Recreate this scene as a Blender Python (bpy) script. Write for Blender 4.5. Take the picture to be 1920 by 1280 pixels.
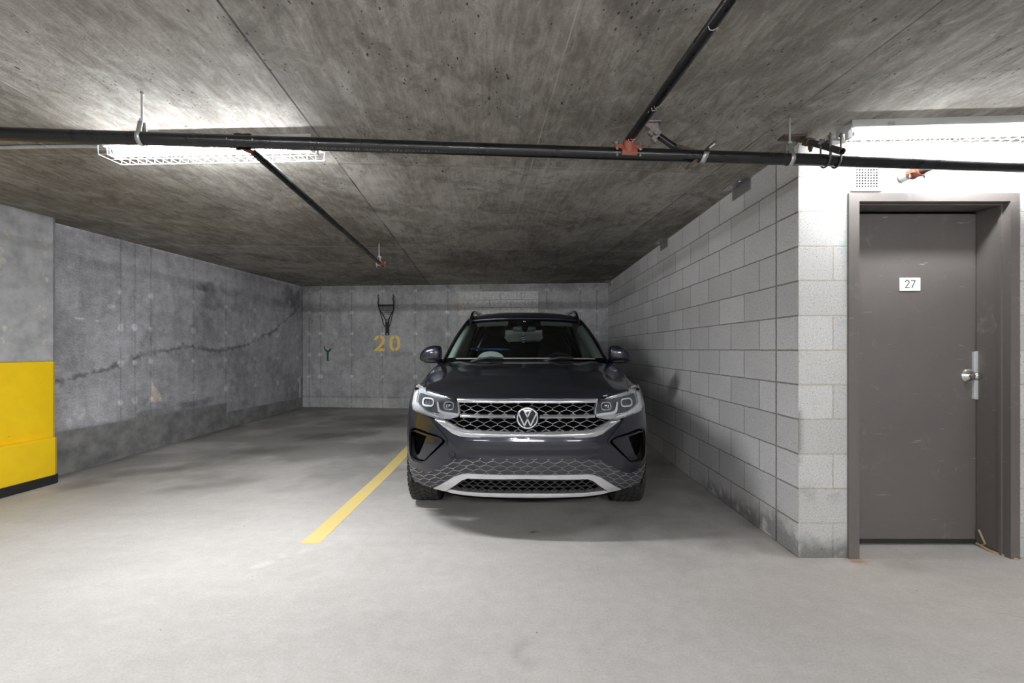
import bpy, bmesh, math, random
import numpy as np
from mathutils import Vector, Matrix
from mathutils.geometry import delaunay_2d_cdt

for _o in list(bpy.data.objects):
    bpy.data.objects.remove(_o)
SC = bpy.context.scene
COL = SC.collection
random.seed(7)

# ------------------------------------------------------------------ camera, world, exposure
CAMH = 1.224
cam_d = bpy.data.cameras.new('camera')
cam_d.sensor_width = 36.0
cam_d.lens = 15.75
cam_d.shift_y = 14.7 / 1920
cam_d.clip_start = 0.02
cam = bpy.data.objects.new('camera', cam_d)
cam.location = (0, 0, CAMH)
cam.rotation_euler = (math.pi / 2, 0, 0)
COL.objects.link(cam)
SC.camera = cam
world = bpy.data.worlds.new('world')
world.use_nodes = True
world.node_tree.nodes['Background'].inputs[0].default_value = (0.02, 0.02, 0.02, 1)
world.node_tree.nodes['Background'].inputs[1].default_value = 0.0
SC.world = world
SC.view_settings.view_transform = 'Standard'
SC.view_settings.look = 'None'
SC.view_settings.exposure = 0.0
SC.view_settings.gamma = 1.0
SC.view_settings.use_curve_mapping = False
SC.cycles.use_denoising = True
SC.cycles.max_bounces = 7
SC.cycles.diffuse_bounces = 4
SC.cycles.glossy_bounces = 4
SC.cycles.transparent_max_bounces = 12
SC.cycles.sample_clamp_indirect = 6.0
SC.cycles.caustics_reflective = False
SC.cycles.caustics_refractive = False
TUBE_BAY = 500.0      # strength of the lamp tubes above the left bay
TUBE_DOOR = 150.0     # ... above the steel door
TUBE_LANE = 600.0     # ... over the driving lane behind the camera

# ------------------------------------------------------------------ helpers
def tag(o, label=None, cat=None, group=None, kind=None):
    if label: o['label'] = label
    if cat: o['category'] = cat
    if group: o['group'] = group
    if kind: o['kind'] = kind
    return o

ROOTM = {}
def thing(name, label, cat, loc=(0, 0, 0), rotz=0.0, group=None, local=False):
    o = bpy.data.objects.new(name, None)
    o.empty_display_size = 0.1
    o.location = loc
    o.rotation_euler = (0, 0, rotz)
    COL.objects.link(o)
    tag(o, label, cat, group)
    m = Matrix.Translation(loc) @ Matrix.Rotation(rotz, 4, 'Z')
    ROOTM[o.name] = Matrix.Identity(4) if local else m.inverted()
    return o

def link_mesh(name, verts, faces, mat, parent=None, smooth=35, uvs=None, paint=None, origin='auto'):
    me = bpy.data.meshes.new(name)
    V = np.asarray(verts, dtype=np.float64).reshape(-1, 3)
    loc = Vector((0, 0, 0))
    if parent is not None:
        m = np.array(ROOTM[parent.name])
        V = V @ m[:3, :3].T + m[:3, 3]
    elif origin == 'auto':
        lo, hi = V.min(0), V.max(0)
        loc = Vector(((lo[0] + hi[0]) / 2, (lo[1] + hi[1]) / 2, lo[2]))
        V = V - np.array(loc)
    me.from_pydata(V.tolist(), [], faces)
    me.update()
    if smooth is not None:
        me.shade_smooth()
        if smooth < 180:
            me.set_sharp_from_angle(angle=math.radians(smooth))
    if uvs is not None:
        l = me.uv_layers.new(name='UVMap')
        vi = np.zeros(len(me.loops), dtype=np.int32)
        me.loops.foreach_get('vertex_index', vi)
        l.data.foreach_set('uv', np.asarray(uvs, dtype=np.float32)[vi].ravel())
    if paint is not None:
        a = me.color_attributes.new('paint', 'FLOAT_COLOR', 'POINT')
        P = np.ones((len(V), 4), dtype=np.float32)
        P[:, :3] = paint
        a.data.foreach_set('color', P.ravel())
    me.materials.append(mat)
    o = bpy.data.objects.new(name, me)
    COL.objects.link(o)
    if parent is not None:
        o.parent = parent
        ROOTM[o.name] = ROOTM[parent.name]
    else:
        o.location = loc
        ROOTM[o.name] = Matrix.Translation(loc).inverted()
    return o

def frame_of(d):
    d = Vector(d).normalized()
    up = Vector((0, 0, 1)) if abs(d.z) < 0.95 else Vector((1, 0, 0))
    a = d.cross(up).normalized()
    b = a.cross(d).normalized()
    return a, b, d

class MB:
    """collects shapes and links them as one mesh object"""
    def __init__(self):
        self.v = []
        self.f = []
    def add(self, vs, fs):
        n = len(self.v)
        self.v += [tuple(p) for p in vs]
        self.f += [tuple(i + n for i in q) for q in fs]
        return self
    def box(self, c, s, R=None):
        c = Vector(c)
        P = []
        for z in (-.5, .5):
            for y in (-.5, .5):
                for x in (-.5, .5):
                    p = Vector((x * s[0], y * s[1], z * s[2]))
                    if R is not None: p = R @ p
                    P.append(c + p)
        return self.add(P, [(0, 2, 3, 1), (4, 5, 7, 6), (0, 1, 5, 4), (2, 6, 7, 3), (0, 4, 6, 2), (1, 3, 7, 5)])
    def bar(self, p0, p1, w, h, up=None):
        """rectangular bar from p0 to p1, w across, h along up"""
        p0, p1 = Vector(p0), Vector(p1)
        d = (p1 - p0).normalized()
        u = Vector(up) if up is not None else Vector((0, 0, 1))
        if abs(d.dot(u)) > .98: u = Vector((0, 1, 0))
        a = d.cross(u).normalized()
        u = a.cross(d).normalized()
        P = []
        for p in (p0, p1):
            for x, y in ((-1, -1), (1, -1), (1, 1), (-1, 1)):
                P.append(p + a * x * w / 2 + u * y * h / 2)
        return self.add(P, [(3, 2, 1, 0), (4, 5, 6, 7), (0, 1, 5, 4), (1, 2, 6, 5), (2, 3, 7, 6), (3, 0, 4, 7)])
    def cyl(self, p0, p1, r, seg=16, r2=None):
        return self.tube([p0, p1], [r, r if r2 is None else r2], seg)
    def tube(self, path, r, seg=8, closed=False, caps=True):
        pts = [Vector(p) for p in path]
        n = len(pts)
        rr = r if isinstance(r, (list, tuple)) else [r] * n
        P, prev = [], None
        for i, p in enumerate(pts):
            if closed: d = pts[(i + 1) % n] - pts[i - 1]
            else: d = pts[min(i + 1, n - 1)] - pts[max(i - 1, 0)]
            d.normalize()
            if prev is None:
                a, b, _ = frame_of(d)
            else:
                a = prev - d * prev.dot(d)
                a = a.normalized() if a.length > 1e-6 else frame_of(d)[0]
                b = d.cross(a)
                b.normalize()
            if prev is None: b = d.cross(a).normalized()
            prev = a
            for k in range(seg):
                t = 2 * math.pi * k / seg
                P.append(p + (a * math.cos(t) + b * math.sin(t)) * rr[i])
        F = []
        for i in range(n if closed else n - 1):
            j = (i + 1) % n
            for k in range(seg):
                k2 = (k + 1) % seg
                F.append((i * seg + k, i * seg + k2, j * seg + k2, j * seg + k))
        if caps and not closed:
            F.append(tuple(range(seg - 1, -1, -1)))
            F.append(tuple((n - 1) * seg + k for k in range(seg)))
        return self.add(P, F)
    def lathe(self, prof, c, axis, seg=24, ref=None):
        """prof: [(radius, height along axis)]"""
        a, b, d = frame_of(axis)
        b = d.cross(a)
        c = Vector(c)
        P, F = [], []
        for r, h in prof:
            for k in range(seg):
                t = 2 * math.pi * k / seg
                P.append(c + d * h + (a * math.cos(t) + b * math.sin(t)) * max(r, 1e-5))
        for i in range(len(prof) - 1):
            for k in range(seg):
                k2 = (k + 1) % seg
                F.append((i * seg + k, i * seg + k2, (i + 1) * seg + k2, (i + 1) * seg + k))
        return self.add(P, F)
    def prism(self, poly, fn0, fn1):
        """poly: 2D outline; fn0/fn1 map a 2D point to the two end positions"""
        n = len(poly)
        P = [fn0(*p) for p in poly] + [fn1(*p) for p in poly]
        F = [tuple(range(n)), tuple(range(2 * n - 1, n - 1, -1))]
        for i in range(n):
            j = (i + 1) % n
            F.append((j, i, n + i, n + j))
        return self.add(P, F)
    def ellip(self, c, s, seg=20, rings=12, e=1.0, fn=None):
        c = Vector(c)
        P, F = [], []
        sg = lambda v: math.copysign(abs(v) ** e, v)
        for i in range(rings + 1):
            th = math.pi * i / rings - math.pi / 2
            for k in range(seg):
                ph = 2 * math.pi * k / seg
                p = Vector((sg(math.cos(th)) * sg(math.cos(ph)) * s[0], sg(math.cos(th)) * sg(math.sin(ph)) * s[1], sg(math.sin(th)) * s[2]))
                if fn: p = fn(p)
                P.append(c + p)
        for i in range(rings):
            for k in range(seg):
                k2 = (k + 1) % seg
                F.append((i * seg + k, i * seg + k2, (i + 1) * seg + k2, (i + 1) * seg + k))
        return self.add(P, F)
    def grid(self, rows):
        """rows: list of equally long point lists"""
        n = len(rows[0])
        P = [p for r in rows for p in r]
        F = []
        for i in range(len(rows) - 1):
            for k in range(n - 1):
                F.append((i * n + k, i * n + k + 1, (i + 1) * n + k + 1, (i + 1) * n + k))
        return self.add(P, F)
    def build(self, name, mat, parent=None, smooth=35, bevel=0, solid=0, origin='auto'):
        o = link_mesh(name, self.v, self.f, mat, parent, smooth, origin=origin)
        bm = bmesh.new()
        bm.from_mesh(o.data)
        bmesh.ops.remove_doubles(bm, verts=bm.verts, dist=1e-5)
        bmesh.ops.recalc_face_normals(bm, faces=bm.faces)
        bm.to_mesh(o.data)
        bm.free()
        if smooth is not None:
            o.data.shade_smooth()
            o.data.set_sharp_from_angle(angle=math.radians(smooth))
        if solid:
            m = o.modifiers.new('solid', 'SOLIDIFY')
            m.thickness = solid
            m.offset = -1
        if bevel:
            m = o.modifiers.new('bevel', 'BEVEL')
            m.width = bevel
            m.segments = 2
            m.limit_method = 'ANGLE'
            m.angle_limit = math.radians(40)
        return o

# numpy value noise
def _hash(ix, iy, seed):
    h = (ix.astype(np.int64) * 374761393 + iy.astype(np.int64) * 668265263 + seed * 1442695041) & 0xffffffff
    h = ((h ^ (h >> 13)) * 1274126177) & 0xffffffff
    h = (h ^ (h >> 16)) & 0xffff
    return h / 65535.0
def vnoise(x, y, seed=0):
    ix, iy = np.floor(x), np.floor(y)
    fx, fy = x - ix, y - iy
    fx = fx * fx * (3 - 2 * fx)
    fy = fy * fy * (3 - 2 * fy)
    a = _hash(ix, iy, seed); b = _hash(ix + 1, iy, seed)
    c = _hash(ix, iy + 1, seed); d = _hash(ix + 1, iy + 1, seed)
    return (a * (1 - fx) + b * fx) * (1 - fy) + (c * (1 - fx) + d * fx) * fy
def fbm(x, y, seed=0, octv=4):
    s, a, t = 0, 1.0, 0
    for o in range(octv):
        s = s + a * vnoise(x * 2 ** o, y * 2 ** o, seed + o * 17)
        t += a
        a *= .55
    return s / t
def sstep(a, b, x):
    t = np.clip((x - a) / (b - a), 0, 1)
    return t * t * (3 - 2 * t)
def seg_dist(x, y, pts):
    """distance to a polyline"""
    d = np.full(x.shape, 1e9)
    for (ax, ay), (bx, by) in zip(pts[:-1], pts[1:]):
        vx, vy = bx - ax, by - ay
        t = np.clip(((x - ax) * vx + (y - ay) * vy) / (vx * vx + vy * vy), 0, 1)
        d = np.minimum(d, np.hypot(x - ax - t * vx, y - ay - t * vy))
    return d

# ------------------------------------------------------------------ node materials
class G:
    def __init__(self, name):
        self.mat = bpy.data.materials.new(name)
        self.mat.use_nodes = True
        self.nt = self.mat.node_tree
        self.nt.nodes.clear()
        self.out = self.nt.nodes.new('ShaderNodeOutputMaterial')
    def n(self, typ, ins=None, **props):
        nd = self.nt.nodes.new('ShaderNode' + typ)
        for k, v in props.items():
            setattr(nd, k, v)
        for k, v in (ins or {}).items():
            s = nd.inputs[k]
            if hasattr(v, 'node'): self.nt.links.new(v, s)
            elif isinstance(v, bpy.types.Node): self.nt.links.new(v.outputs[0], s)
            else: s.default_value = v
        return nd
    def m(self, op, a, b=0.0, c=None, clamp=False):
        ins = {0: a, 1: b}
        if c is not None: ins[2] = c
        return self.n('Math', ins, operation=op, use_clamp=clamp).outputs[0]
    def mix(self, fac, a, b, blend='MIX'):
        nd = self.nt.nodes.new('ShaderNodeMix')
        nd.data_type = 'RGBA'
        nd.blend_type = blend
        for s, v in ((nd.inputs[0], fac), (nd.inputs[6], a), (nd.inputs[7], b)):
            if hasattr(v, 'node'): self.nt.links.new(v, s)
            elif isinstance(v, (tuple, list)): s.default_value = tuple(v) + ((1,) if len(v) == 3 else ())
            else: s.default_value = v
        return nd.outputs[2]
    def grey(self, v):
        return self.n('CombineColor', {0: v, 1: v, 2: v}).outputs[0]
    def ramp(self, fac, lo, hi, a=0.0, b=1.0, smooth=True):
        nd = self.n('MapRange', {'Value': fac, 'From Min': lo, 'From Max': hi, 'To Min': a, 'To Max': b})
        nd.clamp = True
        if smooth: nd.interpolation_type = 'SMOOTHSTEP'
        return nd.outputs[0]
    def noise(self, vec, scale, detail=4, rough=.6, dist=0.0):
        return self.n('TexNoise', {'Vector': vec, 'Scale': scale, 'Detail': detail, 'Roughness': rough, 'Distortion': dist}).outputs[0]
    def done(self, color, rough=.8, metal=0.0, bump=None, bstr=.3, bdist=.01, spec=.5, **extra):
        ins = {'Base Color': color, 'Roughness': rough, 'Metallic': metal, 'Specular IOR Level': spec}
        ins.update(extra)
        if isinstance(color, tuple) and len(color) == 3: ins['Base Color'] = color + (1,)
        p = self.n('BsdfPrincipled', ins)
        if bump is not None:
            b = self.n('Bump', {'Height': bump, 'Strength': bstr, 'Distance': bdist})
            self.nt.links.new(b.outputs[0], p.inputs['Normal'])
        self.nt.links.new(p.outputs[0], self.out.inputs[0])
        return self.mat

def simple(name, col, rough=.5, metal=0.0, vary=.12, scale=40, bump=0.0, **extra):
    g = G(name)
    co = g.n('TexCoord').outputs['Object']
    ns = g.noise(co, scale, 4)
    f = g.ramp(ns, .3, .7, 1 - vary, 1 + vary, False)
    c = g.mix(1.0, col, g.grey(f), 'MULTIPLY')
    r = g.ramp(g.noise(co, scale * .4, 3), .3, .7, max(0.02, rough - .06), min(1, rough + .06), False)
    return g.done(c, r, metal, bump=ns if bump else None, bstr=bump, bdist=.002, **extra)

def mat_concrete_wall(name, c1, c2, pore=.5):
    g = G(name)
    uv = g.n('TexCoord').outputs['UV']
    pnt = g.n('Attribute', attribute_name='paint').outputs[0]
    big = g.noise(uv, 1.1, 6, .62, .4)
    st = g.n('Mapping', {'Vector': uv, 'Scale': (5, 1.2, 1)}).outputs[0]
    streak = g.noise(st, 1.5, 5, .6)
    fine = g.noise(uv, 60, 4, .7)
    med = g.noise(uv, 9, 5, .65)
    f = g.m('ADD', g.m('MULTIPLY', big, .5), g.m('ADD', g.m('MULTIPLY', streak, .22), g.m('MULTIPLY', med, .33)))
    col = g.mix(g.ramp(f, .38, .68), c1, c2)
    col = g.mix(1.0, col, g.grey(g.ramp(fine, .3, .7, .72, 1.24, False)), 'MULTIPLY')
    vor = g.n('TexVoronoi', {'Vector': uv, 'Scale': 26.0, 'Randomness': 1.0})
    psz = g.n('TexWhiteNoise', {'Vector': vor.outputs['Position']}, noise_dimensions='3D').outputs[0]
    pr = g.m('MULTIPLY', g.ramp(psz, .55, 1.0, 0.0, .17, False), g.ramp(med, .42, .62, .2, 1.0))
    hole = g.m('LESS_THAN', vor.outputs['Distance'], pr)
    col = g.mix(g.m('MULTIPLY', hole, pore), col, (.05, .05, .05))
    col = g.mix(1.0, col, pnt, 'MULTIPLY')
    h = g.m('SUBTRACT', g.m('ADD', g.m('MULTIPLY', fine, .4), med), g.m('MULTIPLY', hole, .8))
    return g.done(col, .88, 0, bump=h, bstr=.35, bdist=.006, spec=.25)

def mat_block(name, c_hi, c_lo, mortar, pore_amt, off=(0, 0), join=None, paint=True):
    """concrete masonry; UV in metres"""
    g = G(name)
    uv = g.n('TexCoord').outputs['UV']
    wob = g.n('TexNoise', {'Vector': uv, 'Scale': 14.0, 'Detail': 3.0}).outputs['Color']
    wv = g.n('VectorMath', {0: wob, 1: (.5, .5, .5)}, operation='SUBTRACT').outputs[0]
    wv = g.n('VectorMath', {0: wv, 3: .006}, operation='SCALE').outputs[0]
    v = g.n('VectorMath', {0: uv, 1: wv}, operation='ADD').outputs[0]
    v = g.n('VectorMath', {0: v, 1: (off[0], off[1], 0)}, operation='ADD').outputs[0]
    br = g.n('TexBrick', {'Vector': v, 'Color1': (0, 0, 0, 1), 'Color2': (1, 1, 1, 1), 'Mortar': (.5, .5, .5, 1), 'Scale': 1.0,
                          'Mortar Size': .0045, 'Mortar Smooth': .25, 'Bias': 0.0, 'Brick Width': .4064, 'Row Height': .2032})
    br.offset = .5
    br.offset_frequency = 2
    br.squash = 1.0
    fac = br.outputs['Fac']
    tint = br.outputs['Color']
    if join is not None:
        x = g.n('SeparateXYZ', {0: v}).outputs[0]
        jl = g.ramp(g.m('ABSOLUTE', g.m('SUBTRACT', x, join)), .006, .010, 1.0, 0.0)
        # no vertical brick joints on the near side of the control joint
        near = g.m('LESS_THAN', x, join - .01)
        y = g.n('SeparateXYZ', {0: v}).outputs[1]
        row = g.m('ABSOLUTE', g.m('SUBTRACT', g.m('FRACT', g.m('DIVIDE', g.m('ADD', y, 100 * .2032), .2032)), .5))
        hl = g.ramp(row, .5 - .028, .5 - .018, 0.0, 1.0)
        fac = g.m('MAXIMUM', g.m('ADD', g.m('MULTIPLY', near, hl), g.m('MULTIPLY', g.m('SUBTRACT', 1.0, near), fac)), jl)
    big = g.noise(uv, 2.2, 4)
    fine = g.noise(uv, 110, 3, .75)
    grain = g.noise(uv, 45, 4, .7)
    t = g.m('ADD', g.m('MULTIPLY', g.n('SeparateColor', {0: tint}).outputs[0], .55), g.m('MULTIPLY', big, .6))
    col = g.mix(g.ramp(t, .25, .95), c_lo, c_hi)
    col = g.mix(1.0, col, g.grey(g.ramp(fine, .25, .75, .78, 1.2, False)), 'MULTIPLY')
    vor = g.n('TexVoronoi', {'Vector': uv, 'Scale': 150.0})
    psz = g.n('TexWhiteNoise', {'Vector': vor.outputs['Position']}, noise_dimensions='3D').outputs[0]
    hole = g.m('LESS_THAN', vor.outputs['Distance'], g.ramp(psz, .35, 1.0, 0.0, .38, False))
    hole = g.m('MULTIPLY', hole, g.m('SUBTRACT', 1.0, fac))
    col = g.mix(g.m('MULTIPLY', hole, pore_amt), col, (.06, .06, .06))
    mcol = g.mix(1.0, mortar, g.grey(g.ramp(grain, .3, .7, .75, 1.25, False)), 'MULTIPLY')
    col = g.mix(fac, col, mcol)
    if paint:
        col = g.mix(1.0, col, g.n('Attribute', attribute_name='paint').outputs[0], 'MULTIPLY')
    h = g.m('SUBTRACT', g.m('SUBTRACT', g.m('MULTIPLY', fine, .18), g.m('MULTIPLY', fac, 1.0)), g.m('MULTIPLY', hole, .35))
    return g.done(col, .9, 0, bump=h, bstr=.7, bdist=.006, spec=.2)

def mat_floor():
    g = G('floor_concrete')
    co = g.n('TexCoord').outputs['Object']
    pnt = g.n('Attribute', attribute_name='paint').outputs[0]
    big = g.noise(co, .8, 6, .6, .3)
    st = g.n('Mapping', {'Vector': co, 'Rotation': (0, 0, .75), 'Scale': (1.2, 4.5, 1)}).outputs[0]
    streak = g.noise(st, 1.6, 6, .62, .5)
    fine = g.noise(co, 85, 5, .8)
    med = g.noise(co, 14, 5, .6)
    f = g.m('ADD', g.m('MULTIPLY', big, .45), g.m('ADD', g.m('MULTIPLY', streak, .25), g.m('MULTIPLY', med, .35)))
    col = g.mix(g.ramp(f, .36, .7), (.425, .405, .385), (.525, .507, .487))
    col = g.mix(1.0, col, g.grey(g.ramp(fine, .3, .7, .86, 1.14, False)), 'MULTIPLY')
    vor = g.n('TexVoronoi', {'Vector': co, 'Scale': 8.0})
    psz = g.n('TexWhiteNoise', {'Vector': vor.outputs['Position']}, noise_dimensions='3D').outputs[0]
    spot = g.m('LESS_THAN', vor.outputs['Distance'], g.ramp(psz, .72, 1.0, 0.0, .045, False))
    col = g.mix(g.m('MULTIPLY', spot, .8), col, (.07, .06, .06))
    cv = g.n('SeparateXYZ', {0: g.n('Mapping', {'Vector': co, 'Location': (-1.72, -2.36, 0)}).outputs[0]})
    al = g.m('ADD', g.m('MULTIPLY', cv.outputs[0], .885), g.m('MULTIPLY', cv.outputs[1], -.465))
    ac = g.m('ADD', g.m('MULTIPLY', cv.outputs[0], .465), g.m('MULTIPLY', cv.outputs[1], .885))
    ac = g.m('ADD', ac, g.m('MULTIPLY', g.m('SUBTRACT', g.noise(co, 3.5, 4), .5), .10))
    ck = g.m('MULTIPLY', g.ramp(g.m('ABSOLUTE', ac), .0008, .0035, .4, 0), g.ramp(al, .35, .8, 0, 1))
    col = g.mix(g.m('MULTIPLY', ck, g.ramp(al, 1.5, 1.6, 1, 0)), col, (.12, .11, .10))
    col = g.mix(1.0, col, pnt, 'MULTIPLY')
    return g.done(col, g.ramp(med, .3, .7, .62, .8, False), 0, bump=g.m('ADD', fine, g.m('MULTIPLY', med, .4)), bstr=.12, bdist=.004, spec=.3)

def mat_ceiling():
    g = G('ceiling_concrete')
    co = g.n('TexCoord').outputs['Object']
    s = g.n('SeparateXYZ', {0: co})
    X, Y = s.outputs[0], s.outputs[1]
    t = g.m('ADD', X, g.m('MULTIPLY', Y, .0774))        # across the boards
    u = g.m('SUBTRACT', Y, g.m('MULTIPLY', X, .0625))   # along the boards
    gv = g.n('CombineXYZ', {0: t, 1: u, 2: 0.0}).outputs[0]
    pan = g.m('FLOOR', g.m('DIVIDE', g.m('SUBTRACT', t, .3596), 1.268))
    pan2 = g.m('FLOOR', g.m('DIVIDE', g.m('SUBTRACT', u, 5.465), 2.44))
    ptint = g.n('TexWhiteNoise', {'Vector': g.n('CombineXYZ', {0: pan, 1: pan2, 2: 3.0}).outputs[0]}, noise_dimensions='3D').outputs[0]
    grain = g.noise(g.n('Mapping', {'Vector': gv, 'Scale': (26, 2.2, 1)}).outputs[0], 1.0, 6, .68, .6)
    grain2 = g.noise(g.n('Mapping', {'Vector': gv, 'Scale': (60, 7, 1)}).outputs[0], 1.0, 4, .7, .4)
    cross = g.noise(g.n('Mapping', {'Vector': gv, 'Scale': (2.0, 9.0, 1)}).outputs[0], 1.0, 5, .65, .8)
    big = g.noise(gv, .9, 6, .65, .6)
    fine = g.noise(gv, 70, 4, .75)
    mot = g.noise(g.n('Mapping', {'Vector': gv, 'Scale': (9, 4.5, 1)}).outputs[0], 1.0, 6, .72, 1.2)
    f = g.m('ADD', g.m('ADD', g.m('MULTIPLY', big, .42), g.m('MULTIPLY', grain, .17)), g.m('ADD', g.m('MULTIPLY', mot, .30), g.m('MULTIPLY', grain2, .12)))
    f = g.m('ADD', f, g.m('MULTIPLY', g.m('SUBTRACT', ptint, .5), .06))
    col = g.mix(g.ramp(f, .40, .64), (.185, .170, .150), (.49, .470, .440))
    blot = g.noise(gv, 2.1, 5, .7, 1.0)
    col = g.mix(g.ramp(blot, .52, .68, 0, .62), col, (.135, .124, .110))
    col = g.mix(g.ramp(g.noise(gv, 3.3, 5, .7, .8), .60, .72, 0, .4), col, (.50, .49, .47))
    col = g.mix(1.0, col, g.grey(g.ramp(fine, .25, .75, .82, 1.18, False)), 'MULTIPLY')
    # bug holes, drawn out along the boards
    hole = None
    for sx, sy, thr, mx in ((26, 13, .60, .20), (60, 32, .42, .28)):
        hv = g.n('Mapping', {'Vector': gv, 'Scale': (sx, sy, 1)}).outputs[0]
        hv = g.n('VectorMath', {0: hv, 1: g.n('VectorMath', {0: g.n('TexNoise', {'Vector': hv, 'Scale': 2.0}).outputs['Color'], 3: .5}, operation='SCALE').outputs[0]}, operation='ADD').outputs[0]
        vor = g.n('TexVoronoi', {'Vector': hv, 'Scale': 1.0})
        psz = g.n('TexWhiteNoise', {'Vector': vor.outputs['Position']}, noise_dimensions='3D').outputs[0]
        hh = g.m('LESS_THAN', vor.outputs['Distance'], g.m('MULTIPLY', g.ramp(psz, thr, 1.0, 0.0, mx, False), g.ramp(blot, .40, .58, .25, 1.0)))
        hole = hh if hole is None else g.m('MAXIMUM', hole, hh)
    col = g.mix(g.m('MULTIPLY', hole, .85), col, (.03, .027, .024))
    wob = g.m('MULTIPLY', g.m('SUBTRACT', g.noise(gv, 6, 3), .5), .007)
    def line(coord, at, w, c, amt, col):
        d = g.m('ABSOLUTE', g.m('ADD', g.m('SUBTRACT', coord, at), wob))
        return g.mix(g.m('MULTIPLY', g.ramp(d, w * .4, w, 1.0, 0.0), amt), col, c)
    brk = g.ramp(g.noise(gv, 1.7, 3), .35, .6, .35, 1.0)
    for k, (c, a, w) in {-3: ((.05, .045, .04), .6, .006), -2: ((.05, .045, .04), .65, .005), -1: ((.02, .018, .016), .95, .007),
                         0: ((.50, .46, .41), .9, .0040), 1: ((.05, .045, .04), .75, .007), 2: ((.05, .045, .04), .7, .006)}.items():
        col = line(t, .3596 + 1.268 * k, w, c, g.m('MULTIPLY', brk, a), col)
    for at, c, a in ((5.465, (.62, .60, .57), .85), (7.88, (.5, .48, .45), .5), (2.99, (.5, .48, .45), .28), (.55, (.06, .05, .05), .5)):
        col = line(u, at, .008, c, a, col)
    h = g.m('SUBTRACT', g.m('ADD', g.m('MULTIPLY', grain, .35), g.m('ADD', g.m('MULTIPLY', fine, .35), g.m('MULTIPLY', mot, .5))), g.m('MULTIPLY', hole, .9))
    return g.done(col, .85, 0, bump=h, bstr=.4, bdist=.008, spec=.25)

def mat_yellow():
    g = G('yellow_wall_paint')
    co = g.n('TexCoord').outputs['Object']
    a = g.noise(co, 3, 5); b = g.noise(co, 40, 4, .7)
    col = g.mix(g.ramp(a, .35, .7), (.90, .585, .006), (.98, .66, .012))
    vor = g.n('TexVoronoi', {'Vector': co, 'Scale': 16.0})
    psz = g.n('TexWhiteNoise', {'Vector': vor.outputs['Position']}, noise_dimensions='3D').outputs[0]
    spot = g.m('LESS_THAN', vor.outputs['Distance'], g.ramp(psz, .8, 1.0, 0, .1, False))
    col = g.mix(g.m('MULTIPLY', spot, .5), col, (.35, .22, .02))
    return g.done(col, .5, 0, bump=g.m('SUBTRACT', b, spot), bstr=.25, bdist=.004)

def mat_worn_paint(name, col, wear_col=None, wear=.5, scale=40):
    """road or stencil paint, worn through in patches"""
    g = G(name)
    co = g.n('TexCoord').outputs['Object']
    a = g.noise(co, scale, 5, .7); b = g.noise(co, 4, 4)
    f = g.ramp(g.m('ADD', g.m('MULTIPLY', a, .6), g.m('MULTIPLY', b, .4)), wear, wear + .12, 0, .75)
    c = g.mix(f, col, wear_col or tuple(x * .7 for x in col))
    return g.done(c, .75, 0, bump=a, bstr=.1, bdist=.002, spec=.3)

def mat_paint_metal(name, col, scr=.55, rough=.42):
    """brown door enamel with fine scratches and scuffs"""
    g = G(name)
    co = g.n('TexCoord').outputs['Object']
    big = g.noise(co, 2.0, 4)
    fine = g.noise(co, 160, 3, .7)
    c = g.mix(1.0, col, g.grey(g.ramp(big, .3, .7, .93, 1.07, False)), 'MULTIPLY')
    c = g.mix(1.0, c, g.grey(g.ramp(fine, .3, .7, .94, 1.06, False)), 'MULTIPLY')
    sv = g.n('Mapping', {'Vector': co, 'Rotation': (.3, .9, .4), 'Scale': (5, 30, 70)}).outputs[0]
    s1 = g.noise(sv, 1.0, 2, .5, .6)
    lim = g.noise(co, 5, 3)
    sc = g.m('MULTIPLY', g.ramp(s1, .70, .73, 0, 1), g.ramp(lim, .46, .60, 0, scr))
    scuff = g.m('MULTIPLY', g.ramp(g.noise(co, 6, 7, .78, 1.2), .56, .74, 0, 1), .22)
    c = g.mix(g.m('MAXIMUM', sc, scuff), c, (.5, .48, .47))
    r = g.ramp(g.noise(co, 9, 4), .3, .7, rough - .05, rough + .08, False)
    return g.done(c, r, 0, bump=fine, bstr=.05, bdist=.001, spec=.8)

def mat_car_paint():
    g = G('car_paint_dark_navy')
    co = g.n('TexCoord').outputs['Object']
    fl = g.n('TexVoronoi', {'Vector': co, 'Scale': 900.0})
    w = g.n('TexWhiteNoise', {'Vector': fl.outputs['Position']}, noise_dimensions='3D').outputs[0]
    c = g.mix(g.ramp(w, .55, 1.0, 0, 1), (.0035, .0045, .010), (.018, .024, .050))
    # settled dust and dried drops
    d1 = g.noise(co, 5, 5, .7); d2 = g.noise(co, 170, 3, .8)
    dust = g.m('MULTIPLY', g.ramp(d1, .40, .75, .1, 1.0), g.ramp(d2, .5, .85, .0, .06))
    vor = g.n('TexVoronoi', {'Vector': co, 'Scale': 42.0})
    ps = g.n('TexWhiteNoise', {'Vector': vor.outputs['Position']}, noise_dimensions='3D').outputs[0]
    dr = g.m('LESS_THAN', vor.outputs['Distance'], g.m('MULTIPLY', g.ramp(ps, .7, 1.0, 0, .10, False), g.ramp(d1, .45, .6, 0, 1)))
    dust = g.m('MAXIMUM', dust, g.m('MULTIPLY', dr, .3))
    c = g.mix(dust, c, (.42, .41, .40))
    return g.done(c, g.m('ADD', .36, g.m('MULTIPLY', dust, .5)), .5, spec=.5, **{'Coat Weight': 1.0, 'Coat Roughness': .07, 'Coat IOR': 1.5})

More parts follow.
